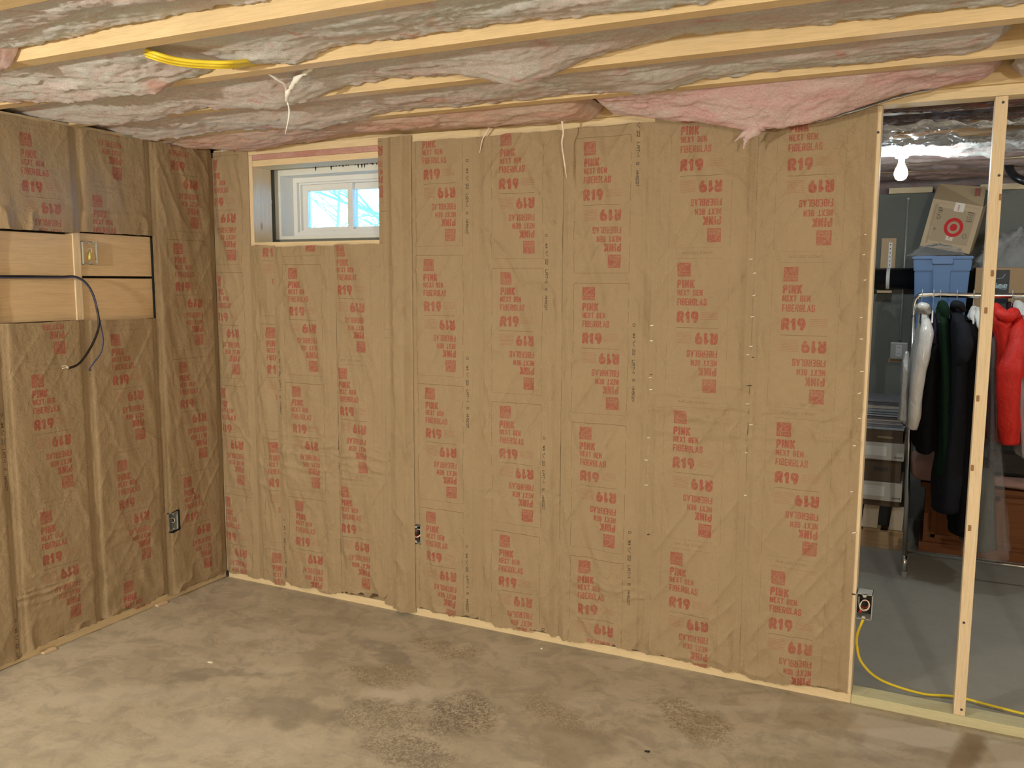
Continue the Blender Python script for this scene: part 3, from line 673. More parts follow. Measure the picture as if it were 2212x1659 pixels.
# small torn staple holes in the paper
for (u, v, w_, h_) in ((1619, 833, .022, .004), (1401, 1154, .012, .006), (1407, 809, .010, .003), (1627, 772, .010, .003)):
    q = onY(u, v, -.012); bm = tube(bmesh.new(), [(q.x-w_/2, -.0155, q.z-.001), (q.x, -.0165, q.z), (q.x+w_/2, -.0155, q.z+.002)], [.0008, h_/2, .0008], 6)
    tag(fin('paper_tear', bm, DARKI), 'small dark tear in the paper, %s' % {1619: 'widest, left of the rightmost batt seam', 1401: 'lowest of all', 1407: 'at the seam left of the sagging pink batt', 1627: 'above the widest tear'}[u], 'tear')
# left wall (h = y)
kraft('left', -1.62, -1.205, .012, TOP, KRAFT_A, (-1.52, 2.10), 'kraft-faced batt of the left wall cut by the picture edge', .002, code=(-1.235, 1.98), fold=0.31, seed=21, group=G)
kraft('left', -1.214, -.812, 1.846, TOP, KRAFT_B, llogo(34, 285), 'kraft paper above the upper left backing board', .0045, code=(-1.205, 1.99), fold=0.28, seed=22, ragB=.004, group=G)
kraft('left', -1.214, -.812, .016, 1.462, KRAFT_B, llogo(61, 810), 'kraft-faced batt below the lower left backing board', .0045, fold=0.34, seed=23, ragT=.004, ragB=.022, horiz=[(.28, .06, .010)], group=G)
kraft('left', -.818, -.408, 1.852, TOP, KRAFT_B, (-.745, 2.026), 'kraft paper above the upper right backing board', .002, fold=0.37, seed=24, ragB=.005, group=G)
kraft('left', -.818, -.408, .016, 1.456, KRAFT_B, llogo(233, 722), 'kraft-faced batt below the lower right backing board', .002, fold=0.37, seed=25, ragT=.005, ragB=.022, horiz=[(.42, .05, .006)], group=G)
kraft('left', -.412, -.006, .012, TOP, KRAFT_A, llogo(369, 525), 'kraft-faced batt of the left wall next to the corner', .0045, fold=0.50, seed=26, cuts=[(-.398, -.325, .355, .462)], ragB=.018, group=G)
kraft('left', -2.02, -1.614, .012, TOP, KRAFT_B, (-1.93, 1.9), 'kraft-faced batt of the left wall, second outside the picture edge', .0, fold=0.37, seed=27, group=G)

# ------------------------------------------------------------------ ceiling batts
def cbatt(x0, x1, y0, y1, mat, label, seed, edge=.030, sag=.008, droops=(), fl=.009, step=.0085, profile=None, group='unfaced ceiling batts'):
    nx = int((x1-x0)/step)+1; ny = int((y1-y0)/step)+1
    tt, ss = np.meshgrid(np.linspace(0, 1, ny), np.linspace(0, 1, nx), indexing='ij')
    X = x0+ss*(x1-x0); Y = y0+tt*(y1-y0)
    e = edge*(.15+1.7*fbm(X*1.7, tt*1.2+seed, seed+31, 3))
    for (xc, wx, am, tc) in droops: e = e-am*np.exp(-((X-xc)/wx)**2)*np.exp(-((tt-tc)/.45)**2)
    arch = np.clip(np.sin(PI*np.clip(tt, 0, 1)), 0, 1)**.6
    z = H+e-arch*sag*(.5+1.0*fbm(X*2.2, tt*1.5, seed+32, 2))
    if profile is not None: z = profile(X, tt, z)
    fz = fbm(X*9, Y*22, seed+33, 4)-.5; rz = ridge(X*7+fz*2, Y*19+fz*3, seed+34, 2)
    z = z + fl*1.5*fz + fl*.9*(rz-.5)*vn(X*4, Y*6, seed+35) + .005*(vn(X*60, Y*90, seed+36)-.5) + np.clip((np.abs(tt-.5)-.40)/.10, 0, 1)*(.020*(fbm(X*24, tt*2, seed+37, 3)-.5)+.010*(vn(X*70, tt*3, seed+38)-.5))
    for q in (0, -1): z[q, :] += .03
    if x1 < XR-.01: q_ = np.clip((X-(x1-.07))/.07, 0, 1); z = z+.055*q_*q_
    if x0 > XL and x0 != .48: q_ = np.clip(((x0+.06)-X)/.06, 0, 1); z = z+.045*q_*q_
    z = np.minimum(z, H+.2)
    P = np.stack([X, Y, z], -1)[:, ::-1]
    bot = gridmesh('glass_wool', P)
    o = link('ceiling_batt', bot, mat); md = o.modifiers.new('body', 'SOLIDIFY'); md.thickness = .10; md.offset = -1.0 if False else 1.0
    o.modifiers.clear()
    # closed body: a plain block above the fluffy underside
    tag(o, label, 'insulation', group)
    bxx = bx('batt_body', x0+.01, x1-.01, y0+.006, y1-.006, H+.10, H+.225, mat, o)
    return o
def bay(k): return (-.365-BAY*k+.0015, -.365-BAY*(k-1)-.0595)
# bay 0 lies against the long wall
y0, y1 = bay(0)
cbatt(XL-.12, .605, y0, -.004, FS, 'salmon batt along the long wall, left of the torn joint', 41, edge=.022, sag=.030, fl=.010, group=None,
      droops=[(-1.25, .25, .030, .8), (.45, .25, .012, .6)])
def bigprof(X, tt, z):
    xs = [.60, .70, .92, 1.05, 1.18, 1.30, 1.43, 1.60, 1.73, 2.1]; zs = [2.315, 2.305, 2.262, 2.240, 2.205, 2.208, 2.222, 2.262, 2.300, 2.325]
    low = np.interp(X, xs, zs)
    s = np.clip(tt/.66, 0, 1); a = s**1.15
    zz = (H+.012)*(1-a)+low*a
    b2 = np.clip((tt-.74)/.26, 0, 1); return zz+(b2**1.5)*.09
cbatt(.628, 2.02, y0, -.022, FP, 'big bright pink batt sagging down in front of the long wall', 42, fl=.014, profile=bigprof, group=None)
cbatt(2.05, XR, y0, -.004, FM, 'short salmon-brown batt over the open stud gap', 43, edge=.02, sag=.02, group=None)
y0, y1 = bay(1)
cbatt(XL-.12, 2.02, y0, y1, FM, 'pink and grey ceiling batt in the second bay from the long wall', 44, edge=.030, sag=.008, droops=[(-1.4, .5, .035, 1), (-.55, .22, .05, 1.0), (.1, .3, .01, .9), (.95, .16, .03, .95)])
cbatt(2.20, XR, y0, y1, FM, 'torn brownish batt end right of the dark hole in the ceiling', 45, edge=.05, sag=.02, fl=.022, droops=[(2.26, .06, .03, .7), (2.40, .05, .03, .8)], group=None)
y0, y1 = bay(2)
cbatt(XL-.12, 2.30, y0, y1, FM, 'whitish ceiling batt in the third bay from the long wall', 46, edge=.030, sag=.008, droops=[(-1.2, .5, .04, 1), (-.42, .25, .05, 1.0), (.62, .13, .055, 1.0), (1.2, .35, -.012, 1.0)])
cbatt(2.305, XR, y0, y1, FM, 'ceiling batt in the third bay, right of the butt joint', 47, edge=.03, sag=.018)
y0, y1 = bay(3)
cbatt(XL-.12, -.30, y0, y1, FW, 'pinkish batt left of the yellow ceiling cable', 48, edge=.030, sag=.008, droops=[(-1.0, .5, .05, 1.0), (-.62, .12, .03, 1.0)], group=None)
cbatt(-.48, 1.62, y0, y1, FW, 'whitish batt right of the yellow ceiling cable', 49, edge=.030, sag=.008, droops=[(-.30, .10, -.012, .6), (.05, .25, .03, .95), (.9, .3, -.012, 1), (.17, .10, -.02, 1)], group=None)
cbatt(1.625, XR, y0, y1, FM, 'grey-brown batt at the top right, right of a vertical joint', 50, edge=.02, sag=.03, group=None)
y0, y1 = bay(4)
cbatt(XL-.12, -.72, y0, y1, FP, 'pale pink torn batt at the left edge of the ceiling', 51, edge=.03, sag=.02, droops=[(-.86, .16, .035, 1.0), (-.82, .06, .02, 1.0)], group=None)
cbatt(-.90, XR, y0, y1, FW, 'greyish white batt across the top left of the picture', 52, edge=.032, sag=.008, droops=[(-.45, .35, -.02, 1.0), (1.3, .4, -.01, 1.0)])
y0, y1 = bay(5)
cbatt(XL-.12, XR, y0, y1, FW, 'whitish batt cut by the top edge of the picture', 53, edge=.032, sag=.008)
for k in range(6, 12):
    y0, y1 = bay(k)
    cbatt(XL-.12, XR, y0, y1, FW, 'ceiling batt over the room behind the viewer, bay %s' % ['six', 'seven', 'eight', 'nine', 'ten', 'eleven'][k-6], 54+k, step=.03)

# tufts, strands, foil edge
def tuft(name, pts, r, mat, label, n=8, jag=.25, cat='insulation'):
    sp = spline(pts, 6); rr = []
    for i in range(len(sp)):
        t = i/(len(sp)-1); a = t*(len(r)-1); j = min(int(a), len(r)-2); v = r[j]+(r[j+1]-r[j])*(a-j); rr.append(max(v*(1+random.uniform(-jag, jag)), .0006))
    return tag(fin(name, tube(bmesh.new(), sp, rr, n), mat, None, True), label, cat)
p = lambda u, v, y: onY(u, v, y)
tuft('pink_tuft', [p(1640, 268, -.13), p(1622, 288, -.135), p(1612, 302, -.13), p(1606, 322, -.13)], [.030, .020, .011, .002], FP, 'torn pink tuft hanging below the big sagging batt', jag=.35)
tuft('pink_tuft', [p(1625, 278, -.14), p(1605, 291, -.14), p(1586, 306, -.14)], [.020, .009, .001], FP, 'thin pink wisp pointing left below the big sagging batt')
tuft('pink_strand', [p(1212, 246, -.12), p(1217, 285, -.10), p(1214, 310, -.085), p(1220, 355, -.07), p(1224, 385, -.06)], [.005, .004, .003, .0035, .001], STRAND, 'pale pink strand hanging against the long wall below the ceiling', cat='strand')
tuft('pale_strand', [p(1064, 262, -.03), p(1055, 280, -.03), p(1043, 300, -.025), p(1036, 330, -.02)], [.004, .004, .003, .0015], STRAND, 'short pale strand over the top plate right of the window', cat='strand')
tuft('white_strand', [p(558, 128, -1.20), p(572, 152, -1.17), p(600, 172, -1.12), p(616, 185, -1.08), p(620, 215, -1.0), p(625, 245, -1.0), p(616, 290, -1.0)], [.003, .0035, .005, .004, .003, .0035, .001], WSTR, 'long white fibre strand dangling from the ceiling above the window', cat='strand')
tuft('white_strand', [p(700, 128, -1.10), p(670, 150, -1.09), p(640, 172, -1.07), p(622, 200, -1.04), p(619, 220, -1.0)], [.002, .006, .010, .008, .003], WSTR, 'white gauzy fibre web running up right from the dangling strand', cat='strand', jag=.5)
tuft('white_strand', [p(470, 118, -1.22), p(480, 135, -1.2), p(488, 148, -1.2), p(500, 152, -1.2)], [.002, .003, .003, .001], WSTR, 'small white fibre wisp in front of the yellow ceiling cable', cat='strand')
tuft('blue_white_tuft', [p(479, 312, -.12), p(480, 320, -.12), p(481, 328, -.12)], [.020, .010, .002], FW, 'bluish white tuft hanging at the corner above the window')
# shiny facing edge on the right end of the sagging batt
n = 60; tt, ss = np.meshgrid(np.linspace(0, 1, 8), np.linspace(0, 1, n), indexing='ij')
X = 1.44+ss*.40; low = np.interp(X, [1.43, 1.60, 1.73, 1.84], [2.214, 2.250, 2.284, 2.30])
P = np.stack([X, -.105+.05*tt+.008*fbm(X*20, tt*3, 3), low+.006+tt*.02+.008*(fbm(X*26, tt*3, 4)-.5)], -1)
o = link('foil_edge', gridmesh('foil_edge', P), CRUMP); o.modifiers.new('s', 'SOLIDIFY').thickness = .0015
tag(o, 'shiny facing edge on the right end of the sagging pink batt', 'insulation')

# ------------------------------------------------------------------ cables and electrical boxes
def cable(name, pts, r, mat, label, cat='cable', ends=None):
    root = thing(name, Vector(pts[0]), label, cat); fin('jacket', tube(bmesh.new(), spline(pts, 10), r, 8), mat, root, True)
    if ends: ends(root)
    return root
l = lambda u, v, d: onX(u, v, XL+d)
def bare(root):
    a = l(150, 796, .06); fin('conductor', tube(bmesh.new(), [a, l(143, 794, .06), l(135, 796, .062)], .0022, 6), STAPLE, root)
    fin('conductor', tube(bmesh.new(), [a, l(142, 790, .06), l(134, 791, .06)], .0020, 6), STAPLE, root)
cable('black_cable', [l(-15, 597, .004), l(60, 597, .006), l(130, 598, .010), l(162, 598, .02), l(186, 612, .035), l(203, 642, .045), l(213, 690, .055), l(211, 715, .06), l(196, 750, .06), l(172, 784, .06), l(148, 796, .06)], .0052, BLACKC,
      'black cable looping out of the gap between the backing boards', ends=bare)
cable('blue_cable', [l(-15, 600, .010), l(60, 600, .012), l(130, 600, .016), l(166, 600, .027), l(190, 618, .042), l(206, 650, .052), l(217, 700, .05), l(223, 735, .045), l(218, 762, .04), l(203, 783, .035), l(193, 798, .035), l(197, 800, .035)], .0032, BLUEC,
      'thin slate-blue cable hanging beside the black one on the left wall')
z_ = lambda u, v, z=2.325: onZ(u, v, z)
r = thing('yellow_cable_bundle', z_(400, 130), 'bundle of yellow cables sagging between the ceiling joists', 'cable')
for i, (du, dv) in enumerate(((0, 0), (0, 5), (6, -5), (3, 2))):
    fin('cable_run', tube(bmesh.new(), spline([z_(288+du, 104+dv, 2.365), z_(330+du, 120+dv, 2.325), z_(380+du, 133+dv, 2.312), z_(440+du, 139+dv, 2.308), z_(500+du, 139+dv, 2.312), z_(575+du, 130+dv, 2.36)], 8), .0062, 8), YELC, r, True)
fin('red_clip', tube(bmesh.new(), [z_(497, 128, 2.345), z_(500, 140, 2.325), z_(504, 147, 2.325)], .005, 6), REDC, r)

def ebox(name, plane, h0, h1, z0, z1, label, depth=.065, wires='loop', sticks=False, ears=True):
    """open steel device box; h horizontal on the wall"""
    def T(h, d, z): return (h, -d, z) if plane == 'main' else (XL+d, h, z)
    fr = .004 if plane == 'main' else .006
    r = thing(name, T((h0+h1)/2, 0, z0), label, 'electrical box')
    def bb(bm, a, b_, d0, d1, c, e_):
        if plane == 'main': box(bm, a, b_, -d1, -d0, c, e_)
        else: box(bm, XL+d0, XL+d1, a, b_, c, e_)
    bm = bmesh.new(); t = .0022; d0, d1 = fr-depth, fr+.004
    bb(bm, h0, h0+t, d0, d1, z0, z1); bb(bm, h1-t, h1, d0, d1, z0, z1); bb(bm, h0, h1, d0, d1, z0, z0+t); bb(bm, h0, h1, d0, d1, z1-t, z1); bb(bm, h0, h1, d0, d0+t, z0, z1)
    fin('steel_shell', bm, STEEL, r)
    bm = bmesh.new(); bb(bm, h0+t, h1-t, d0+t, d0+t+.001, z0+t, z1-t); fin('dark_interior', bm, DARKI, r)
    hc = (h0+h1)/2
    for zz, s in ((z1, -1), (z0, 1)):
        bm = bmesh.new()
        P0 = [T(hc-.010, d1, zz), T(hc+.010, d1, zz), T(hc+.004, d1, zz+s*.013), T(hc-.004, d1, zz+s*.013)]; P1 = [T(hc-.010, d1-.0016, zz), T(hc+.010, d1-.0016, zz), T(hc+.004, d1-.0016, zz+s*.013), T(hc-.004, d1-.0016, zz+s*.013)]
        hexa(bm, P0+P1); fin('screw_ear', bm, STEEL, r)
    zc = (z0+z1)/2
    def coil(rad, k, mat, turns=1.1, dep=-.01, ph=0):
        pts = [T(hc+.002+rad*math.cos(2*PI*q/24+ph), dep+.010*math.sin(q*.25+k), zc+.002+rad*1.15*math.sin(2*PI*q/24+ph)) for q in range(int(24*turns))]
        fin('wire', tube(bmesh.new(), pts, .0017, 6), mat, r, True)
    if wires == 'loop':
        coil(.0165, 0, WHITEC, 1.15, -.004, 2.2); coil(.0140, 1, COPPER, .95, -.012, 4.0); coil(.0125, 2, REDC, .8, -.016, 3.4); coil(.018, 2.4, BLACKC, .9, -.02, .4)
        fin('wire', tube(bmesh.new(), spline([T(h0+.008, -.01, z1-.018), T(h0+.009, -.006, zc+.01), T(h0+.014, -.004, zc-.012), T(hc, -.002, zc-.020)], 6), .0016, 6), WHITEC, r, True)
        fin('wire_nut', tube(bmesh.new(), [T(hc-.012, -.015, zc-.012), T(hc-.013, -.012, zc-.030)], [.005, .0075], 8), REDC, r, True)
    elif wires == 'small':
        coil(.011, 0, WHITEC, .7, -.006, 4.5); coil(.013, 1, BLACKC, .8, -.014, 4.5)
    else:
        fin('wire', tube(bmesh.new(), spline([T(hc-.010, -.02, zc-.012), T(hc-.008, .0, zc+.014), T(hc+.006, .004, zc+.022), T(hc+.012, .003, zc+.008), T(hc+.002, .0, zc-.010)], 6), .0014, 6), WHITEC, r, True)
        fin('wire_nut', tube(bmesh.new(), [T(hc+.004, .0, zc+.006), T(hc, .002, zc-.012), T(hc-.002, .004, zc-.030)], [.004, .007, .0062], 10), YNUT, r, True)
    return r
ebox('outlet_box', 'main', -.376, -.320, .370, .459, 'open steel outlet box with curled wires, low on the long wall')
ebox('outlet_box', 'main', 1.6565, 1.714, .352, .452, 'open steel outlet box on the end stud by the open gap')
bm = bmesh.new(); tube(bm, [(1.632, -.004, .454), (1.641, -.004, .447), (1.653, -.004, .444)], .0015, 5); tube(bm, [(1.632, -.004, .441), (1.653, -.004, .444)], .0015, 5)
tag(fin('wire_scrap', bm, BLACKC), 'two short dark wire ends on the end stud beside the box', 'wire')
ebox('outlet_box', 'left', -.390, -.330, .362, .456, 'open steel outlet box low on the left wall near the corner', wires='small')
tag(bx('bare_stud_edge', XL-.03, XL+.009, -.404, -.3925, .355, .452, WZ, None, .001), 'pale stud edge showing left of the low left-wall box', 'stud')
ebox('switch_box', 'left', -.800, -.727, 1.712, 1.815, 'grey switch box with yellow wire nut on the upper right backing board', wires='nut', depth=.055)
c5 = [(1.688, .03, .352), (1.676, .035, .315), (1.664, .04, .27), (1.664, .05, .22)] + [tuple(onZ(u, v, z)) for (u, v, z) in ((1862, 1432, .15), (1905, 1470, .06), (1990, 1498, .012), (2065, 1505, .010), (2140, 1524, .010), (2230, 1546, .010), (2300, 1556, .010))]
cable('yellow_floor_cable', c5, .0052, YELC, 'yellow cable drooping from the stud box and running over the storage floor')

# small litter on the floor
for (u, v, s, c, lb) in ((455, 1431, .012, (.75, .70, .60), 'white paper scrap on the left part of the floor'), (1398, 1624, .009, (.02, .015, .01), 'small black chip on the floor near the bottom edge'), (1170, 1402, .005, (.8, .76, .7), 'tiny white crumb on the floor below the long wall')):
    q = onZ(u, v); bm = bmesh.new(); hexa(bm, [(q.x-s, q.y-s*.2, .0045), (q.x+s, q.y+s*.1, .0065), (q.x+s*.8, q.y-s*.5, .004), (q.x-s*.9, q.y-s*.6, .004), (q.x-s, q.y-s*.2, .0), (q.x+s, q.y+s*.1, .0), (q.x+s*.8, q.y-s*.5, 0), (q.x-s*.9, q.y-s*.6, 0)])
    tag(fin('floor_scrap', bm, plain('scrap_colour', c, .6)), lb, 'litter')
for (u, v, lb) in ((160, 1424, 'torn kraft scrap at the foot of the left wall'), (345, 1306, 'curled kraft scrap at the foot of the left wall near the box')):
    q = onZ(u, v); bm = bmesh.new(); box(bm, XL+.004, XL+.03, q.y-.03, q.y+.03, .002, .012); tag(fin('paper_scrap', bm, plain('scrap_tan', (.66, .50, .33), .7)), lb, 'litter')

# ------------------------------------------------------------------ storage side: ceiling
for i, k in enumerate((-1, -2, -3)):
    y0, y1 = bay(k)
    def prof(X, tt, z, k=k): return z
    nm = ['nearest the top plate', 'second over the storage side', 'just before the light bulb'][i]
    cbatt(.48, XR, y0, y1, VAPOR, 'dark brown film-covered batt over the storage side, ' + nm, 70+i, edge=(.03, .03, .055)[i], sag=(.04, .03, .0)[i], fl=.014, group=None)
y0, y1 = bay(-4); cbatt(.48, XR, y0, y1, FH, 'loose white fibreglass batt hanging behind the light bulb', 74, edge=.004, sag=.028, fl=.024, group=None, droops=[(1.93, .10, .03, .7), (2.09, .05, .03, .7), (2.5, .2, .03, .6)])
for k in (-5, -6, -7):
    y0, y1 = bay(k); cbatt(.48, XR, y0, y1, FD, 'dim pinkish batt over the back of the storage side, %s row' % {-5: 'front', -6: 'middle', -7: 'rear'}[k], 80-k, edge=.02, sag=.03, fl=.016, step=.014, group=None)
# crumpled film stapled over the first joists
def crump(k, x0, x1, label, seed, wid=.12, off=0.0):
    yf = -.365-BAY*k-.019-(.13 if k == -4 else 0)+off; nx = int((x1-x0)/.007); tt, ss = np.meshgrid(np.linspace(0, 1, 22), np.linspace(0, 1, nx), indexing='ij')
    X = x0+ss*(x1-x0); w_ = wid*(.45+1.1*fbm(X*4, X*0+seed, seed+1, 3)); Y = yf+(tt-.5)*w_+.015*(fbm(X*6, tt*2, seed+2)-.5)
    am_ = .30 if (k == -4 or off) else .85; z = H-.008-.006-am_*(.050*fbm(X*7, tt*3, seed+3, 3)+.022*ridge(X*20+tt*5, tt*5, seed+4, 2))-am_*.016*np.abs(np.sin(tt*PI*3+X*5))
    P = np.stack([X, Y, z], -1)[:, ::-1]; o = link('crumpled_film', gridmesh('crumpled_film', P), CRUMP); o.modifiers.new('s', 'SOLIDIFY').thickness = .001
    tag(o, label, 'plastic film')
crump(-2, .9, 3.6, 'crumpled white film edge over the storage ceiling, nearest the top plate', 91, .13)
crump(-3, .9, 3.6, 'crumpled white film edge over the storage ceiling, middle line', 95, .16)
crump(-3, .9, 3.6, 'thin crumpled white film line just before the light bulb', 131, .06, .18)
crump(-4, .9, 1.72, 'crumpled white film piece left of the light bulb', 99, .10)
crump(-4, 2.05, 3.6, 'crumpled white film piece right of the yellow joist', 104, .14)
t2, s2 = np.meshgrid(np.linspace(0, 1, 30), np.linspace(0, 1, 200), indexing='ij')
X = 1.2+s2*1.4; P = np.stack([X, .50+t2*.70+.02*fbm(X*5, t2*4, 7), H-.035-.035*fbm(X*3, t2*4, 8)-.020*ridge(X*6+t2*8, t2*5-X*2, 9, 3)], -1)[:, ::-1]
tag(link('sagging_film', gridmesh('sagging_film', P), FILM), 'clear wrinkled film sheet sagging over the storage ceiling before the bulb', 'plastic film')

# bulb on a porcelain holder
B0 = Vector((1.684, 1.235, 2.178))
r = thing('light_bulb_fixture', (B0.x, B0.y, H), 'bare glowing bulb in a white porcelain holder on the yellow joist', 'lamp')
fin('porcelain_holder', lathe(bmesh.new(), [(0, H), (.055, H), (.058, H-.012), (.050, H-.022), (.040, H-.030), (.036, H-.050), (.028, H-.068), (0, H-.068)], (B0.x, B0.y, 0), 28), plain('white_porcelain', (.8, .82, .82), .25), r, True)
em = NT('glowing_glass'); em.b.inputs['Emission Color'].default_value = (.86, .97, 1, 1); em.b.inputs['Emission Strength'].default_value = 360; em.col((1, 1, 1))
fin('glass_bulb', lathe(bmesh.new(), [(0, -.036), (.014, -.034), (.025, -.025), (.030, -.010), (.0305, .004), (.026, .020), (.018, .036), (.013, .050), (.013, .072), (0, .072)], B0, 24), em.m, r, True)

# back wall details: sill plate, conduit, GFCI outlet, pipe
lumber('sill_plate', 1.55, 1.82, YS-.02, YS+.118, 2.247, 2.285, WX, 'short pale sill plate piece on top of the concrete back wall', 'lumber')
lumber('sill_plate', 2.10, XR, YS-.02, YS+.118, 2.247, 2.285, WX, 'pale green-tinged sill plate right of the free stud', 'lumber')
pt = onY(1962, 426, YS-.012); pb = onY(1950, 738, YS-.012)
r = thing('conduit_pipe', (pb.x, YS-.012, pb.z), 'thin steel conduit running down the back wall to the outlet', 'pipe')
fin('conduit', tube(bmesh.new(), [(pt.x, YS-.012, pt.z), (pt.x, YS-.012, pb.z+.01)], .0085, 10), STEEL, r, True)
fin('coupling', tube(bmesh.new(), [(pt.x, YS-.012, pt.z-.02), (pt.x, YS-.012, pt.z)], .013, 10), STEEL, r, True)
ob = onY(1946, 757, YS-.02); ox = pt.x-.003
r = thing('wall_outlet', (ox, YS, ob.z-.055), 'steel outlet box with white receptacle on the concrete back wall', 'outlet')
bx('steel_cover', ox-.055, ox+.055, YS-.045, YS-.002, ob.z-.060, ob.z+.056, STEEL, r, .006)
bx('receptacle', ox-.019, ox+.019, YS-.050, YS-.044, ob.z-.040, ob.z+.040, VINYL, r, .002)
bx('wood_backer', ox-.062, ox+.062, YS-.004, YS-.0005, ob.z-.085, ob.z-.058, WX, r)
for dz in (-.022, .022):
    for dx in (-.006, .006): bx('slot', ox+dx-.0012, ox+dx+.0012, YS-.0508, YS-.0498, ob.z+dz-.004, ob.z+dz+.006, BLACKP, r)
a = onY(1905, 515, YS); b_ = onY(1933, 581, YS)
tag(bx('plywood_scrap', a.x, b_.x, YS-.016, YS-.001, b_.z-.02, a.z, WB, None, .002), 'small plywood scrap fixed upright to the concrete wall', 'board')
tag(bx('plywood_block', a.x-.005, b_.x-.005, YS-.17, YS-.001, 1.575, 1.592, WB, None, .002), 'small plywood block under the black pipe', 'board')
bm = tube(bmesh.new(), [(.55, YS-.095, 1.672), (1.76, YS-.095, 1.672)], .071, 24)
tag(fin('black_pipe', bm, BLACKP, None, True), 'fat black drain pipe along the concrete back wall', 'pipe')
hx = (a.x+b_.x)/2+.012
r = thing('pipe_strap', (hx, YS-.02, 1.60), 'white perforated strap holding the black pipe', 'strap')
bm = bmesh.new(); box(bm, hx-.011, hx+.011, YS-.021, YS-.018, 1.735, a.z-.03); fin('strap_upright', bm, VINYL, r)
bm = bmesh.new(); pts = [(hx, YS-.095-.0735*math.sin(t), 1.672+.0735*math.cos(t)) for t in np.linspace(-.9, 3.5, 22)]
for i in range(len(pts)-1):
    p0, p1 = pts[i], pts[i+1]; hexa(bm, [(hx-.011, p0[1], p0[2]), (hx+.011, p0[1], p0[2]), (hx+.011, p1[1], p1[2]), (hx-.011, p1[1], p1[2]), (hx-.011, p0[1]*.99+.01*(YS-.095), p0[2]*.99+.01672), (hx+.011, p0[1]*.99+.01*(YS-.095), p0[2]*.99+.01672), (hx+.011, p1[1]*.99+.01*(YS-.095), p1[2]*.99+.01672), (hx-.011, p1[1]*.99+.01*(YS-.095), p1[2]*.99+.01672)])
fin('strap_loop', bm, VINYL, r)
for q in range(6): bx('strap_hole', hx-.003, hx+.003, YS-.0218, YS-.0208, 1.76+q*.028, 1.768+q*.028, DARKI, r)
hp = [onY(2178, 352, 2.2), onY(2184, 372, 2.15), onY(2200, 386, 2.1), onY(2225, 392, 2.1), onY(2255, 380, 2.15), onY(2270, 350, 2.2)]
tag(fin('black_hose', tube(bmesh.new(), spline(hp, 8), .022, 14), BLACKP, None, True), 'black flexible hose loop hanging at the top right', 'hose')

# ------------------------------------------------------------------ storage goods
def cardb(name, c): return plain(name, c, .75, 0, .2, .08, 12)
CARD = cardb('brown_cardboard', (.40, .27, .15)); CARD2 = cardb('pale_cardboard', (.50, .38, .24)); BANK = cardb('banker_lid_card', (.56, .53, .46)); BANKD = cardb('banker_body_dark', (.12, .085, .055))
def imgmat(name, img, base, cols, rough=.7):
    t = NT(name); t.rough(rough, .25); uv = t.n('ShaderNodeUVMap'); uv.uv_map = 'print'; im = t.n('ShaderNodeTexImage'); im.image = img; im.extension = 'CLIP'; t.l(uv.outputs['UV'], im.inputs['Vector'])
    sp = t.n('ShaderNodeSeparateColor'); t.l(im.outputs['Color'], sp.inputs[0]); c = t.mix(t.math('MULTIPLY', t.noise(t.geo(), 14), .25), base, tuple(x*.8 for x in base))
    for i, cc in enumerate(cols):
        if cc: c = t.mix(sp.outputs[i], c, cc)
    t.col(c); return t.m
def printed_face(name, TL, TR, BR, BL, mat, parent, n=(0, -1, 0), off=.0012):
    me = bpy.data.meshes.new(name); nn = Vector(n)*off
    me.from_pydata([tuple(Vector(q)+nn) for q in (BL, BR, TR, TL)], [], [(0, 1, 2, 3)]); l_ = me.uv_layers.new(name='print')
    for i, q in enumerate(((0, 0), (1, 0), (1, 1), (0, 1))): l_.data[i].uv = q
    o = link(name, me, mat, parent); m_ = o.modifiers.new('s', 'SOLIDIFY'); m_.thickness = .0006; m_.offset = -1; return o

# chest, blanket, black case
CX0, CX1, CY0, CY1 = 1.865, 2.95, 2.26, 2.80
r = thing('wooden_chest', ((CX0+CX1)/2, (CY0+CY1)/2, 0), 'dark brown panelled wooden chest behind the garment rack', 'chest')
bx('chest_body', CX0+.02, CX1-.02, CY0+.02, CY1, .05, .41, WD, r, .004); bx('plinth', CX0, CX1, CY0, CY1, .0, .06, WD, r, .004); bx('chest_lid', CX0-.01, CX1+.01, CY0-.015, CY1, .405, .435, WD, r, .006)
for k in range(3):
    xa = CX0+.06+k*.335
    bm = bmesh.new(); box(bm, xa, xa+.30, CY0+.008, CY0+.022, .09, .115, .003); box(bm, xa, xa+.30, CY0+.008, CY0+.022, .355, .385, .003); box(bm, xa, xa+.03, CY0+.008, CY0+.022, .09, .385, .003); box(bm, xa+.27, xa+.30, CY0+.008, CY0+.022, .09, .385, .003); fin('panel_frame', bm, WD, r)
PINKB = plain('dusty_pink_cloth', (.42, .25, .21), .9, var=.12, scale=20)
def cushion(name, x0, x1, y0, y1, z0, z1, mat, label, cat, seed, am=.025):
    tt, ss = np.meshgrid(np.linspace(0, PI, 26), np.linspace(0, 2*PI, 49)[:-1], indexing='ij')
    def se(v, p_): return np.sign(v)*np.abs(v)**p_
    rr = 1+am*8*(fbm(np.cos(ss)*2+5, tt*2+np.sin(ss)*2, seed, 3)-.5)*.5
    X = (x0+x1)/2+(x1-x0)/2*se(np.sin(tt), .5)*se(np.cos(ss), .5)*rr; Y = (y0+y1)/2+(y1-y0)/2*se(np.sin(tt), .5)*se(np.sin(ss), .5)*rr; Z = (z0+z1)/2-(z1-z0)/2*se(np.cos(tt), .6)*rr
    o = link(name, gridmesh(name, np.stack([X, Y, np.maximum(Z, z0)], -1), closed_u=True), mat, None, True); return tag(o, label, cat)
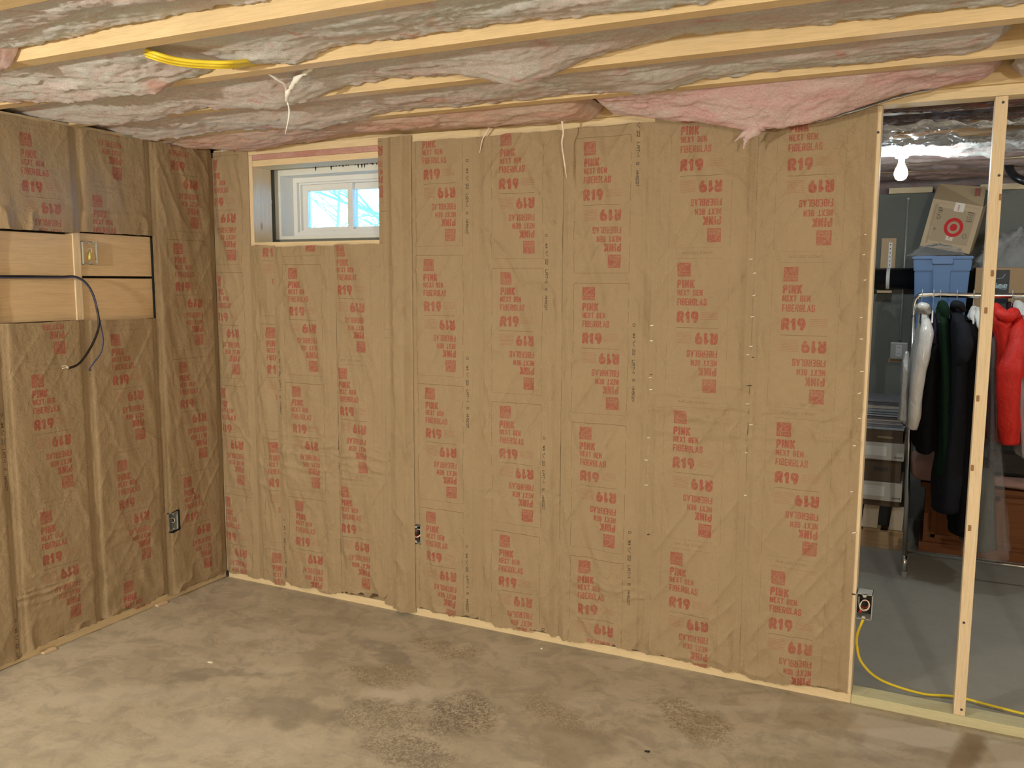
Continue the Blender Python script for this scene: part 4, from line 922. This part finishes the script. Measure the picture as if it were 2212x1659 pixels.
cushion('folded_blanket', 1.79, 2.09, 2.18, 2.66, .437, .60, PINKB, 'dusty pink cushion overhanging the left end of the dark chest', 'cushion', 3)
cushion('folded_blanket', 2.14, 2.90, 2.22, 2.72, .437, .51, PINKB, 'pink folded blanket on the right part of the dark chest', 'blanket', 5)
r = thing('black_case', (2.36, 2.45, .512), 'black case lying on the pink blanket under the red jacket', 'case')
bx('case_body', 2.20, 2.46, 2.28, 2.62, .512, .66, BLACKP, r, .02); bx('case_rim', 2.195, 2.465, 2.275, 2.625, .575, .585, DARKI, r, .004)

# cartons stacked on the chest rear, carrying bin and boxes
def carton(name, x0, x1, y0, y1, z0, z1, mat, label, cat='box'):
    r = thing(name, ((x0+x1)/2, (y0+y1)/2, z0), label, cat); bx('carton_body', x0, x1, y0, y1, z0, z1-.002, mat, r, .004)
    bx('top_flap', x0, (x0+x1)/2-.001, y0, y1, z1-.003, z1, mat, r); bx('top_flap', (x0+x1)/2+.001, x1, y0, y1, z1-.003, z1, mat, r)
    return r
r = thing('storage_shelf', (2.3, 2.78, 0), 'grey storage shelf behind the coats carrying the blue bin', 'shelf')
bx('shelf_board', 1.75, 3.0, 2.50, 3.03, 1.335, 1.358, plain('shelf_grey', (.12, .12, .12), .6), r, .002)
bx('shelf_board', 1.75, 3.0, 2.82, 3.03, .72, .74, plain('shelf_grey2', (.12, .12, .12), .6), r, .002)
for xx_ in (1.765, 2.985): bx('shelf_post', xx_-.014, xx_+.014, 3.0, 3.028, 0, 1.335, plain('shelf_post_grey', (.14, .14, .14), .5, .5), r)
bx('shelf_post', 2.97, 2.998, 2.50, 2.53, .0, 1.335, plain('shelf_post_grey2', (.14, .14, .14), .5, .5), r); bx('shelf_post', 1.752, 1.78, 2.83, 2.858, .0, 1.335, plain('shelf_post_grey3', (.14, .14, .14), .5, .5), r)

# blue bin, end towards the viewer
BLUE = plain('blue_bin_plastic', (.085, .185, .38), .42, var=.06, scale=8)
bxc, by0, by1, bz0 = 1.903, 2.52, 2.98, 1.360
bt = onY(2030, 552, by0).z; bw_t = (onY(2104, 560, by0).x-onY(1970, 560, by0).x)/2; bxc = (onY(2104, 560, by0).x+onY(1970, 560, by0).x)/2
r = thing('storage_bin', (bxc, (by0+by1)/2, bz0), 'blue plastic storage bin with lid below the tilted cardboard box', 'bin')
def frus(bm, c, w0, w1, ya0, ya1, z0, z1, ins=.02):
    hexa(bm, [(c-w1, ya1, z1), (c+w1, ya1, z1), (c+w0, ya1+ins, z0), (c-w0, ya1+ins, z0), (c-w1, by1, z1), (c+w1, by1, z1), (c+w0, by1-ins, z0), (c-w0, by1-ins, z0)])
def inset(bm_fn, name, mat, bev=.006):
    bm = bmesh.new(); bm_fn(bm); bmesh.ops.recalc_face_normals(bm, faces=bm.faces[:]); bmesh.ops.bevel(bm, geom=bm.edges[:], offset=bev, segments=2, affect='EDGES'); return fin(name, bm, mat, r)
inset(lambda bm: frus(bm, bxc, bw_t*.80, bw_t*.90, 0, by0+.022, bz0, bt-.095), 'bin_body', BLUE)
inset(lambda bm: frus(bm, bxc, bw_t*.925, bw_t*.955, 0, by0+.008, bt-.098, bt-.02, .004), 'bin_collar', BLUE)
inset(lambda bm: box(bm, bxc-bw_t, bxc+bw_t, by0-.006, by1+.006, bt-.022, bt-.004), 'bin_lid', BLUE, .005)
inset(lambda bm: box(bm, bxc-bw_t*.34, bxc+bw_t*.34, by0-.022, by0+.02, bt-.052, bt-.018), 'lid_latch', BLUE, .004)
inset(lambda bm: frus(bm, bxc, bw_t*.22, bw_t*.30, 0, by0+.004, bz0+.02, bt-.055, .012), 'end_rib', BLUE, .004)
inset(lambda bm: box(bm, bxc-bw_t*.90, bxc-bw_t*.2, by0+.02, by1-.02, bt-.006, bt), 'lid_ridge', BLUE, .003)

# tilted printed cardboard box on the bin
Y1_, Y2_ = 2.68, 2.74
TLq, TRq, BRq, BLq = onY(2016, 429, Y2_), onY(2124, 446.5, Y2_), onY(2093.5, 549, Y1_), onY(1987, 531, Y1_)
bot = min(BRq.z, BLq.z)
if bot < bt+.004:
    d_ = Vector((0, 0, bt+.004-bot)); TLq, TRq, BRq, BLq = [q+d_ for q in (TLq, TRq, BRq, BLq)]
A = Art(.36, .34, 540, 510)
A.rect('k', .05, .05, .325, .29, .38)
A.rect('k', .10, .19, .20, .30, .0); A.rect('d', .03, .03, .045, .31, .18)
for q in range(9): A.seg('d', (.022+q*.0035, .03), (.022+q*.0035, .19), .0009, .35)
C0 = (.198, .175)
ang = np.linspace(0, 2*PI, 60)
for k in range(30):
    rad = .066*math.sqrt(1)
for (rad, w_, ch_, v_) in ((.056, .024, 'r', 1), (.034, .016, 'cut', 1), (.013, .026, 'r', 1)):
    pts = [(C0[0]+rad*math.cos(t), C0[1]+rad*math.sin(t)) for t in ang]
    if ch_ == 'r': A.line('r', pts, w_)
A.rect('d', .055, .05, .08, .054, .8); A.rect('d', .055, .10, .08, .104, .8)
for (cx_, cy_, rr_) in ((.075, .072, .014), (.075, .122, .013), (.068, .205, .007), (.29, .225, .014)):
    A.line('d', [(cx_+rr_*math.cos(t), cy_+rr_*math.sin(t)) for t in np.linspace(0, 2*PI, 24)], .003, .75)
A.seg('d', (.070, .072), (.080, .072), .008, .7); A.seg('d', (.068, .124), (.074, .129), .003, .8); A.seg('d', (.074, .129), (.084, .116), .003, .8)
for q in range(3):
    for w__ in range(5): pass
for q in range(5): A.seg('d', (.272, .055+q*.0155), (.310, .055+q*.0155), .0022 if 0 < q < 4 else .005, .85)
for q in range(3): A.seg('d', (.274+q*.017, .055), (.274+q*.017, .117), .0016, .8)
A.rect('w', .165, .0, .235, .062, .85); A.text('r', '.com', .190, .012, .206, .056, .0026, vert=True)
A.rect('w', .165, .235, .215, .27, .6); A.text('r', 'Ar', .182, .238, .196, .262, .002, vert=True)
A.seg('d', (.03, .275), (.05, .262), .002, .8); A.seg('d', (.02, .02), (.34, .02), .001, .4)
arr = np.zeros((510, 540, 4), np.float32); arr[..., 3] = 1
R_ = A.c['r'].copy(); arr[..., 0] = R_[::-1]; arr[..., 1] = np.clip(np.maximum(A.c['k']*.6, A.c['d']*1.5), 0, 1)[::-1]; arr[..., 2] = A.c['w'][::-1]
PRT = imgmat('printed_box_panel', mkimg('box_print', arr), (.52, .40, .26), [None, (.07, .05, .035), (.80, .77, .70)])
t = PRT.node_tree  # red ink over everything
nt_ = NT('printed_box_panel_red'); bpy.data.materials.remove(nt_.m)
PRT = imgmat('printed_box_front', bpy.data.images['box_print'], (.52, .40, .26), [None, (.07, .05, .035), (.80, .77, .70)])
_nt = PRT.node_tree; _b = _nt.nodes['Principled BSDF']; _lk = _b.inputs['Base Color'].links[0].from_socket; _m = _nt.nodes.new('ShaderNodeMix'); _m.data_type = 'RGBA'
_sp = [n for n in _nt.nodes if n.bl_idname == 'ShaderNodeSeparateColor'][0]
_nt.links.new(_sp.outputs[0], _m.inputs[0]); _nt.links.new(_lk, _m.inputs[6]); _m.inputs[7].default_value = (.55, .03, .03, 1); _nt.links.new(_m.outputs[2], _b.inputs['Base Color'])
r = thing('shipping_box', (BLq+BRq)/2, 'tilted open cardboard box with red bullseye on top of the blue bin', 'box')
back = Vector((.03, .22, .035))
bm = bmesh.new(); q4 = [TLq, TRq, BRq, BLq]; bq = [q+back for q in q4]
tk = Vector((0, .004, 0))
hexa(bm, q4+[q+tk for q in q4]); hexa(bm, [q-tk for q in bq]+bq)
ux = (TRq-TLq).normalized()*.004
hexa(bm, [TLq, TLq+ux, BLq+ux, BLq]+[q+back for q in (TLq, TLq+ux, BLq+ux, BLq)]); hexa(bm, [TRq-ux, TRq, BRq, BRq-ux]+[q+back for q in (TRq-ux, TRq, BRq, BRq-ux)])
uz = (TLq-BLq).normalized()*.004; hexa(bm, [BLq+uz, BRq+uz, BRq, BLq]+[q+back for q in (BLq+uz, BRq+uz, BRq, BLq)])
fin('box_shell', bm, CARD2, r)
nrm = (TRq-TLq).cross(BLq-TLq).normalized(); nrm = nrm if nrm.y < 0 else -nrm
printed_face('printed_panel', TLq, TRq, BRq, BLq, PRT, r, nrm)
FT, FR = onY(2028, 397, Y2_+.16), onY(2130, 404, Y2_+.10)
d2 = Vector((0, 0, .004)); bm = bmesh.new(); hexa(bm, [FT, FR, TRq, TLq]+[q+Vector((0, .004, .001)) for q in (FT, FR, TRq, TLq)]); fl_ = fin('top_flap', bm, CARD2, r)
m0 = FR.lerp(TRq, .30)-Vector((.045, 0, .0)); m0 = m0-Vector((0, .004, 0))
bm = bmesh.new(); box(bm, m0.x-.012, m0.x-.002, m0.y-.012, m0.y-.006, m0.z-.02, m0.z+.03); box(bm, m0.x+.006, m0.x+.016, m0.y-.012, m0.y-.006, m0.z-.02, m0.z+.03); fin('flap_mark', bm, plain('flap_mark_red', (.25, .03, .02), .6), r)
def wrap(name, label, x0, x1, y0, y1, z0, z1, mat, seed, nn=70):
    tt, ss = np.meshgrid(np.linspace(0.02, PI/2, nn//2), np.linspace(0, 2*PI, nn+1)[:-1], indexing='ij')
    rr = .72+.30*fbm(np.cos(ss)*3+7, np.sin(ss)*3+tt*3, seed, 3)+.20*ridge(np.cos(ss)*5+tt*3, np.sin(ss)*5, seed+2, 3)
    X = (x0+x1)/2+(x1-x0)/2*np.sin(tt)*np.cos(ss)*rr; Y = (y0+y1)/2+(y1-y0)/2*np.sin(tt)*np.sin(ss)*rr; Z = z0+(z1-z0)*np.cos(tt)*rr
    o = link(name, gridmesh(name, np.stack([X, Y, Z], -1), closed_u=True), mat); return tag(o, label, 'plastic film')
wrap('plastic_wrap', 'crumpled clear wrap on the blue bin lid in front of the tilted box', bxc-.19, bxc+.13, by0-.01, 2.66, bt+.002, bt+.075, FILM2 if False else FILM, 3)

# carton with tape on the right, wrapped bundle on top
cz1 = onY(2160, 578, 2.62).z; cx0 = onY(2107, 600, 2.62).x
r = carton('taped_carton', cx0, 2.72, 2.62, 3.0, 1.360, cz1, CARD, 'brown carton with dark lettered tape right of the blue bin')
A = Art(.10, .40, 150, 600); A.rect('d', 0, 0, .1, .4, 1); A.text('w', 'prime', .008, .085, .092, .125, .006); A.text('w', 'amazon', .006, .255, .094, .285, .005); A.line('w', [(.02, .04), (.04, .06), (.07, .055), (.08, .03)], .004, .5); A.line('w', [(.06, .128), (.085, .133)], .003)
arr = np.zeros((600, 150, 4), np.float32); arr[..., 3] = 1; arr[..., 1] = A.c['w'][::-1]
tp0 = onY(2132, 583, 2.619); tp1 = onY(2174.5, 690, 2.619)
TAPE = imgmat('dark_lettered_tape', mkimg('tape_print', arr), (.015, .022, .032), [None, (.38, .50, .58), None], .35)
printed_face('printed_tape', (tp0.x, 2.619, tp0.z), (tp1.x, 2.619, tp0.z), (tp1.x, 2.619, 1.365), (tp0.x, 2.619, 1.365), TAPE, r)
wrap('wrapped_bundle', 'clear plastic wrapped bundle on the taped carton', cx0-.01, 2.66, 2.60, 2.95, cz1+.002, cz1+.235, FILM2, 17, 90)

# document boxes on a pallet
bxl, bxr = 1.36, onY(1953, 980, 2.22).x
r = thing('wooden_pallet', ((bxl+bxr)/2, 2.6, 0), 'wooden pallet on the storage floor under the document boxes', 'pallet')
px1 = 1.775
for y in (2.215, 2.60, 2.95): bx('stringer', 1.10, px1, y, y+.038, .018, .105, WP, r, .003)
for q in range(5): bx('deck_board', 1.12+q*.142, 1.22+q*.142 if q < 4 else px1, 2.205, 2.99, .105, .121, WP, r, .002)
for y in (2.205, 2.9): bx('bottom_board', 1.30, px1, y, y+.09, 0, .018, WP, r, .002)
for i, (u0, u1, v0, v1) in enumerate(((1862, 1897, 1098, 1143), (1922, 1951, 1103, 1148))):
    a, b_ = onY(u0, v0, 2.23), onY(u1, v0, 2.23)
    bm = bmesh.new(); hexa(bm, [(a.x+.012, 2.255, .262), (b_.x+.006, 2.255, .262), (b_.x, 2.212, .124), (a.x, 2.212, .124), (a.x+.012, 2.273, .262), (b_.x+.006, 2.273, .262), (b_.x, 2.232, .124), (a.x, 2.232, .124)])
    tag(fin('wood_offcut', bm, WPALE), ('left' if i == 0 else 'right') + ' pale wood offcut leaning on the pallet edge', 'board')
A = Art(.30, .095, 600, 190)
A.rect('w', .085, .018, .205, .075, .75)
for q in range(4): A.seg('d', (.006, .012+q*.021), (.062 if q else .04, .013+q*.021), .0028, .7)
for q in range(3): A.seg('d', (.095, .032+q*.014), (.195 if q == 0 else .155, .032+q*.014), .0022 if q == 0 else .0015, .7)
A.text('d', 'DOCUMENTS', .095, .022, .195, .0275, .0009); A.text('d', 'STAPLES', .250, .076, .296, .0865, .0022)
arr = np.zeros((190, 600, 4), np.float32); arr[..., 3] = 1; arr[..., 1] = A.c['d'][::-1]; arr[..., 2] = A.c['w'][::-1]
BPR = imgmat('document_box_print', mkimg('document_print', arr), (.56, .53, .46), [None, (.06, .06, .06), (.80, .80, .77)])
for i, (za, zb, zc_, lb) in enumerate(((.262, .300, .415, 'lower'), (.417, .556, .664, 'upper'))):
    r = thing('document_box', ((bxl+bxr)/2, 2.4, za), lb + ' document storage box with pale printed lid left of the garment rack', 'box')
    bx('box_body', bxl+.012, bxr-.012, 2.232, 2.60, za, zb+.03, BANKD, r, .003); bx('box_lid', bxl, bxr, 2.22, 2.612, zb, zc_, BANK, r, .003)
    bx('handle_hole', (bxl+bxr)/2+.03, (bxl+bxr)/2+.11, 2.2305, 2.234, (za+zb)/2-.0, (za+zb)/2+.02, DARKI, r) if i else None
    w_ = bxr-.004; printed_face('printed_label', (w_-.30, 2.22, zc_-.004), (w_, 2.22, zc_-.004), (w_, 2.22, zb+.006), (w_-.30, 2.22, zb+.006), BPR, r)
# support block stack under the lower box (between the leaning offcuts)
bm = bmesh.new(); box(bm, 1.40, 1.73, 2.30, 2.60, .122, .261, .003); tag(fin('low_crate', bm, BLACKP), 'dark low crate under the document boxes behind the leaning offcuts', 'crate')
r = thing('dark_tray', (1.60, 2.4, .666), 'dark brown open tray under the newspapers', 'tray')
bm = bmesh.new(); box(bm, bxl, bxr-.004, 2.225, 2.605, .666, .674); box(bm, bxl, bxr-.004, 2.225, 2.232, .674, .742); box(bm, bxl, bxr-.004, 2.598, 2.605, .674, .742); box(bm, bxl, bxl+.007, 2.225, 2.605, .674, .742); box(bm, bxr-.011, bxr-.004, 2.225, 2.605, .674, .742)
fin('tray_body', bm, BANKD, r); bx('tray_handle', 1.60, 1.69, 2.221, 2.2255, .690, .705, plain('handle_tan', (.25, .19, .10), .6), r, .001)
z = .7425; rr_ = random.Random(5)
for i in range(13):
    th = rr_.uniform(.008, .017); dx = rr_.uniform(-.018, .012); c = rr_.choice([(.42, .44, .46), (.30, .33, .37), (.20, .20, .22), (.48, .44, .36), (.13, .12, .13)])
    if i < 4: c = (.42+.02*i, .45, .49)
    bm = box(bmesh.new(), bxl+.02+dx, bxr-.012+dx, 2.235+rr_.uniform(0, .02), 2.58, z, z+th, .002)
    for v_ in bm.verts: v_.co.z += .004*math.sin(v_.co.x*14+i)*((z-.742)/.15)
    tag(fin('newspaper', bm, plain('newsprint_%d' % i, c, .8, var=.25, scale=50)), ['lowest', 'second lowest', 'third lowest', 'fourth lowest', 'fifth lowest', 'sixth lowest', 'middle', 'sixth from top', 'fifth from top', 'fourth from top', 'third from top', 'second from top', 'topmost'][i]+' folded newspaper in the stack on the dark tray', 'newspaper', 'newspapers stacked on the dark tray'); z += th+.0025

# garment rack
RY = 1.75; RZ = 1.578
xl_ = onY(1981, 640, RY).x; xr_ = 3.05
r = thing('garment_rack', ((xl_+xr_)/2, RY, 0), 'chrome garment rack full of coats in the storage side', 'clothes rack')
xb = onY(1955, 1190, RY).x
fin('top_rail', tube(bmesh.new(), spline([(xl_-.012, RY, 1.46), (xl_-.010, RY, 1.53), (xl_+.006, RY, 1.565), (xl_+.045, RY, RZ), (xl_+.3, RY, RZ), (xr_-.05, RY, RZ), (xr_, RY, 1.54), (xr_, RY, 1.46)], 8), .0135, 14), CHROME, r, True)
fin('upright', tube(bmesh.new(), [(xb, RY, .06), (xl_-.012, RY, 1.47)], .0125, 12), CHROME, r, True); fin('upright', tube(bmesh.new(), [(xr_, RY, .06), (xr_, RY, 1.47)], .0125, 12), CHROME, r, True)
fin('bottom_rail', tube(bmesh.new(), [(xb, RY+.02, .125), (xr_, RY+.02, .125)], .0105, 10), CHROME, r, True)
for x in (xb, xr_):
    fin('foot', tube(bmesh.new(), [(x, RY-.04, .12), (x, RY-.045, .03)], [.015, .017], 12), CHROME, r, True)
    fin('foot_brace', tube(bmesh.new(), [(x, RY-.04, .09), (x, RY+.30, .09)], .010, 8), CHROME, r, True); fin('foot', tube(bmesh.new(), [(x, RY+.29, .12), (x, RY+.29, .03)], .015, 12), CHROME, r, True)
    for yy_ in (RY-.045, RY+.29): fin('rubber_tip', lathe(bmesh.new(), [(0, 0), (.018, 0), (.018, .032), (0, .032)], (x, yy_, 0), 14), plain('foot_rubber', (.25, .25, .24), .5), r)

def cloth(name, c, rough=.75, spec=.2, var=.15, coat=0, bump=.01):
    t = NT(name); t.rough(rough, spec); n = t.noise(t.geo(), 6, 4); t.col(t.mix(n, tuple(x*(1-var) for x in c), tuple(min(1, x*(1+var)) for x in c)))
    if coat: t.b.inputs['Coat Weight'].default_value = coat; t.b.inputs['Coat Roughness'].default_value = .15
    t.bump(t.noise(t.map(t.geo(), (1.4, 1, .6)), 20, 5, .6, 1.2), bump, .7); return t.m
def hanger(x, y, label, mat=None, z=None):
    z = RZ+.0135; r = thing('clothes_hanger', (x, y, z), label, 'hanger')
    fin('hook', tube(bmesh.new(), spline([(x, y+.022, z-.012), (x, y+.018, z+.010), (x, y, z+.0155), (x, y-.018, z+.004), (x, y-.012, z-.028), (x, y, z-.05), (x, y, z-.10)], 5), .0018, 6), STEEL, r, True)
    fin('shoulder_bar', tube(bmesh.new(), spline([(x, y-.20, z-.155), (x, y-.08, z-.115), (x, y, z-.10), (x, y+.08, z-.115), (x, y+.20, z-.155)], 5), .0045, 8), mat or BLACKP, r, True)
    return r
def garment(name, stations, mat, label, hy=.23, yc=RY, neck=.06, fold=.10, seed=0, parts=(), cat='coat', hyl=None, nth=56):
    """stations: (u, v, half width px) seen edge-on; depth half-width hy along y, shoulders narrow to the neck at the top"""
    vs = np.array([s_[1] for s_ in stations], float); us = np.array([s_[0] for s_ in stations], float); ws = np.array([s_[2] for s_ in stations], float)
    nv = 60; V = np.linspace(vs[0], vs[-1], nv); U = np.interp(V, vs, us); W_ = np.interp(V, vs, ws)
    rows = []
    th = np.linspace(0, 2*PI, nth+1)[:-1]
    for i in range(nv):
        yf = yc-hy*.9; c = onY(U[i], V[i], yf); k = (c-CAM).length/F_PX
        drop = (V[i]-V[0])*.0028; sh = min(1, max(0, (drop-.02)/.10)); sh = sh*sh*(3-2*sh); hyy = neck+(hy-neck)*sh
        if hyl is not None: hyy *= 1+(hyl-1)*(i/nv)
        ce = math.copysign(1, 1)
        cx, cz = c.x, c.z; a = W_[i]*k
        f = 1+fold*(.3+.9*i/nv)*(np.sin(th*7+seed+2.2*fbm(np.cos(th)+3, np.full_like(th, i*.05), seed+2))+.8*(fbm(np.cos(th)*3+4, np.sin(th)*3+i*.12, seed+3)-.5)*2)
        end = 1.0
        if i in (0, nv-1): end = .55
        elif i in (1, nv-2): end = .88
        X = cx+a*np.sign(np.cos(th))*np.abs(np.cos(th))**.75*f*end; Y = yc+hyy*np.sin(th)*(1+.3*(f-1))*end
        rows.append(np.stack([X, Y, np.full_like(X, cz)+.006*np.sin(th*3+seed)*(i > nv-6)], -1))
    P = np.array(rows)[::-1]
    base = (float(P[0, :, 0].mean()), yc, float(P[0, :, 2].min()))
    r = thing(name, base, label, cat)
    me = gridmesh('garment_body', P, closed_u=True); bm = bmesh.new(); bm.from_mesh(me); bpy.data.meshes.remove(me)
    bm.verts.ensure_lookup_table(); n_ = len(bm.verts); bm.faces.new([bm.verts[i] for i in range(nth)][::-1]); bm.faces.new([bm.verts[i] for i in range(n_-nth, n_)])
    fin('garment_body', bm, mat, r, True)
    for (pn, pts, rad, pm) in parts:
        Q = [onY(u, v, y) for (u, v, y) in pts]; sp = spline(Q, 6); rr = [rad[0]+(np.interp(i/(len(sp)-1), np.linspace(0, 1, len(rad)), rad)-rad[0]) for i in range(len(sp))]
        rr = [float(q)*(1+.03*math.sin(i*1.1+seed)) for i, q in enumerate(rr)]
        fin(pn, tube(bmesh.new(), sp, rr, 14), pm or mat, r, True)
    return r
WHT = cloth('glossy_white_raincoat', (.62, .60, .57), .35, .5, .08, .5, .012); BLK = cloth('black_wool', (.006, .006, .007), .9, .1); NVY = cloth('navy_cloth', (.009, .010, .015), .8, .2)
GRN = cloth('dark_green_cloth', (.006, .020, .010), .85, .15); PUR = cloth('dark_purple_cloth', (.035, .022, .055), .8, .2); RED = cloth('red_shell_fabric', (.62, .022, .014), .55, .35, .1, 0, .014)
SLV = cloth('silvery_cover', (.55, .57, .58), .28, .6, .15, .6, .02); GRYC = cloth('grey_cloth', (.10, .10, .085), .85, .2); OFFW = cloth('off_white_cloth', (.62, .62, .60), .7, .3)
DKR = cloth('dark_maroon_cloth', (.05, .015, .02), .8)
def hx_(u, y=RY): return onY(u, 652, y-.03).x
hanger(hx_(1991), RY, 'thin wire hanger of the white raincoat'); hanger(hx_(2016), RY, 'hanger of the slim purple garment', WHITEC); hanger(hx_(2031), RY, 'hanger of the dark green hooded coat')
hanger(hx_(2067), RY, 'hanger of the navy coat with stand-up collar'); hanger(hx_(2103), RY, 'white hanger left of the free stud', VINYL); hanger(hx_(2187), RY, 'hanger above the red jacket, dark hood on it')
garment('white_raincoat', [(1993, 662, 12), (1993, 672, 13), (1995, 684, 11), (1997, 700, 13), (1990, 735, 15), (1984, 765, 15), (1978, 800, 14), (1974, 860, 14), (1970, 905, 13), (1968, 932, 10)], WHT, 'glossy white raincoat, first full coat on the rack', hy=.20, seed=1, fold=.08,
        parts=[('sleeve', [(1999, 692, 1.58), (2001, 720, 1.53), (1993, 770, 1.50), (1981, 830, 1.50), (1975, 900, 1.51), (1971, 926, 1.52)], [.022, .036, .036, .034, .032, .024], None), ('collar', [(1983, 668, 1.70), (1990, 662, 1.66), (2000, 664, 1.66), (2007, 676, 1.68)], [.012, .022, .022, .014], None)])
garment('silvery_garment', [(1958, 760, 4), (1956, 785, 7), (1955, 815, 8), (1953, 850, 7), (1952, 880, 8), (1951, 905, 9), (1950, 915, 7)], SLV, 'silvery plastic-covered sleeve piece left of the white raincoat', hy=.07, yc=1.60, neck=.03, seed=2, fold=.18)
garment('purple_garment', [(2014, 674, 4), (2016, 690, 8), (2016, 720, 11), (2015, 760, 12), (2013, 830, 12), (2010, 900, 12)], PUR, 'slim dark purple garment between white raincoat and green coat', hy=.20, seed=3)
garment('black_coat', [(2022, 712, 5), (2018, 730, 12), (2012, 770, 18), (2006, 820, 21), (2001, 880, 23), (1998, 940, 24), (2000, 985, 22)], BLK, 'black coat with rounded shoulder, left of the green coat', hy=.24, seed=4, yc=RY-.01)
garment('green_coat', [(2033, 656, 6), (2034, 668, 10), (2036, 690, 12), (2040, 720, 14), (2043, 780, 15), (2044, 850, 17), (2044, 950, 18), (2042, 1040, 18)], GRN, 'dark green hooded coat in the middle of the rack', hy=.22, seed=5, parts=[('hood', [(2029, 664, 1.66), (2034, 656, 1.62), (2040, 668, 1.60), (2043, 690, 1.60)], [.012, .020, .026, .016], None)])
garment('navy_coat', [(2064, 655, 8), (2066, 668, 11), (2069, 684, 12), (2074, 710, 18), (2076, 760, 23), (2074, 850, 26), (2068, 950, 30), (2058, 1050, 34), (2050, 1122, 30)], NVY, 'long navy coat with stand-up collar left of the free stud', hy=.25, seed=6,
        parts=[('sleeve', [(2078, 700, 1.52), (2084, 740, 1.48), (2080, 770, 1.46), (2069, 785, 1.46), (2066, 787, 1.46)], [.030, .042, .034, .016, .006], None), ('collar', [(2058, 668, 1.66), (2062, 658, 1.62), (2074, 660, 1.62), (2082, 672, 1.64)], [.012, .022, .022, .012], None)])
garment('black_long_coat', [(2098, 680, 8), (2100, 700, 14), (2100, 760, 20), (2097, 900, 24), (2090, 1050, 28), (2082, 1172, 26)], BLK, 'longest black coat, partly behind the free stud', hy=.25, seed=7, yc=RY+.02)
garment('pale_shirt', [(2106, 662, 4), (2104, 672, 7), (2103, 684, 9), (2102, 694, 8)], OFFW, 'small pale shoulder piece on the white hanger', hy=.12, seed=8, neck=.04, cat='shirt')
garment('white_shirt', [(2113, 664, 4), (2115, 680, 7), (2115, 700, 7), (2114, 714, 5)], OFFW, 'narrow white shirt just left of the free stud', hy=.14, seed=9, cat='shirt')
garment('maroon_dress', [(2142, 690, 5), (2142, 720, 9), (2140, 800, 12), (2137, 900, 14), (2130, 950, 14)], DKR, 'dark maroon dress in clear cover right of the free stud', hy=.20, seed=10, cat='dress')
garment('grey_trousers', [(2124, 1008, 20), (2122, 1080, 24), (2118, 1150, 28), (2116, 1198, 30)], GRYC, 'long grey garment inside the clear garment bag', hy=.20, seed=11, neck=.18, cat='trousers')
garment('garment_bag', [(2146, 700, 6), (2147, 760, 11), (2146, 850, 14), (2145, 960, 17), (2142, 1040, 24), (2138, 1120, 30), (2132, 1190, 38), (2134, 1212, 40), (2142, 1226, 26)], FILM, 'clear plastic garment bag right of the free stud', hy=.25, seed=12, cat='garment bag', fold=.14)
garment('red_jacket', [(2156, 656, 7), (2160, 668, 12), (2168, 684, 20), (2176, 705, 26), (2180, 740, 26), (2180, 775, 27), (2177, 800, 30), (2176, 840, 27), (2178, 890, 24), (2180, 940, 26), (2180, 966, 26)], RED, 'bright red jacket right of the free stud', hy=.24, seed=13, fold=.07,
        parts=[('sleeve', [(2200, 690, 1.58), (2206, 720, 1.50), (2200, 760, 1.45), (2183, 800, 1.42), (2178, 850, 1.42), (2180, 920, 1.44), (2182, 958, 1.45)], [.030, .052, .056, .060, .052, .050, .040], None), ('hood', [(2152, 668, 1.60), (2160, 676, 1.55), (2176, 684, 1.52), (2190, 676, 1.54), (2198, 684, 1.56)], [.015, .028, .034, .028, .018], None)])
garment('dark_hooded_top', [(2186, 653, 4), (2188, 662, 7), (2194, 672, 10), (2206, 684, 14), (2214, 760, 12)], DKR, 'dark hooded top behind the red jacket', hy=.20, seed=14, yc=RY+.06, cat='top')
garment('white_jacket', [(2206, 650, 6), (2212, 662, 12), (2222, 700, 16), (2224, 760, 18), (2222, 820, 20), (2222, 900, 20), (2224, 1000, 18)], OFFW, 'white jacket cut by the right edge of the picture', hy=.24, seed=15)
garment('blue_coat_outside', [(2262, 655, 8), (2266, 700, 20), (2266, 900, 26), (2262, 1050, 26)], NVY, 'dark blue coat beyond the right edge of the picture', hy=.24, seed=16)
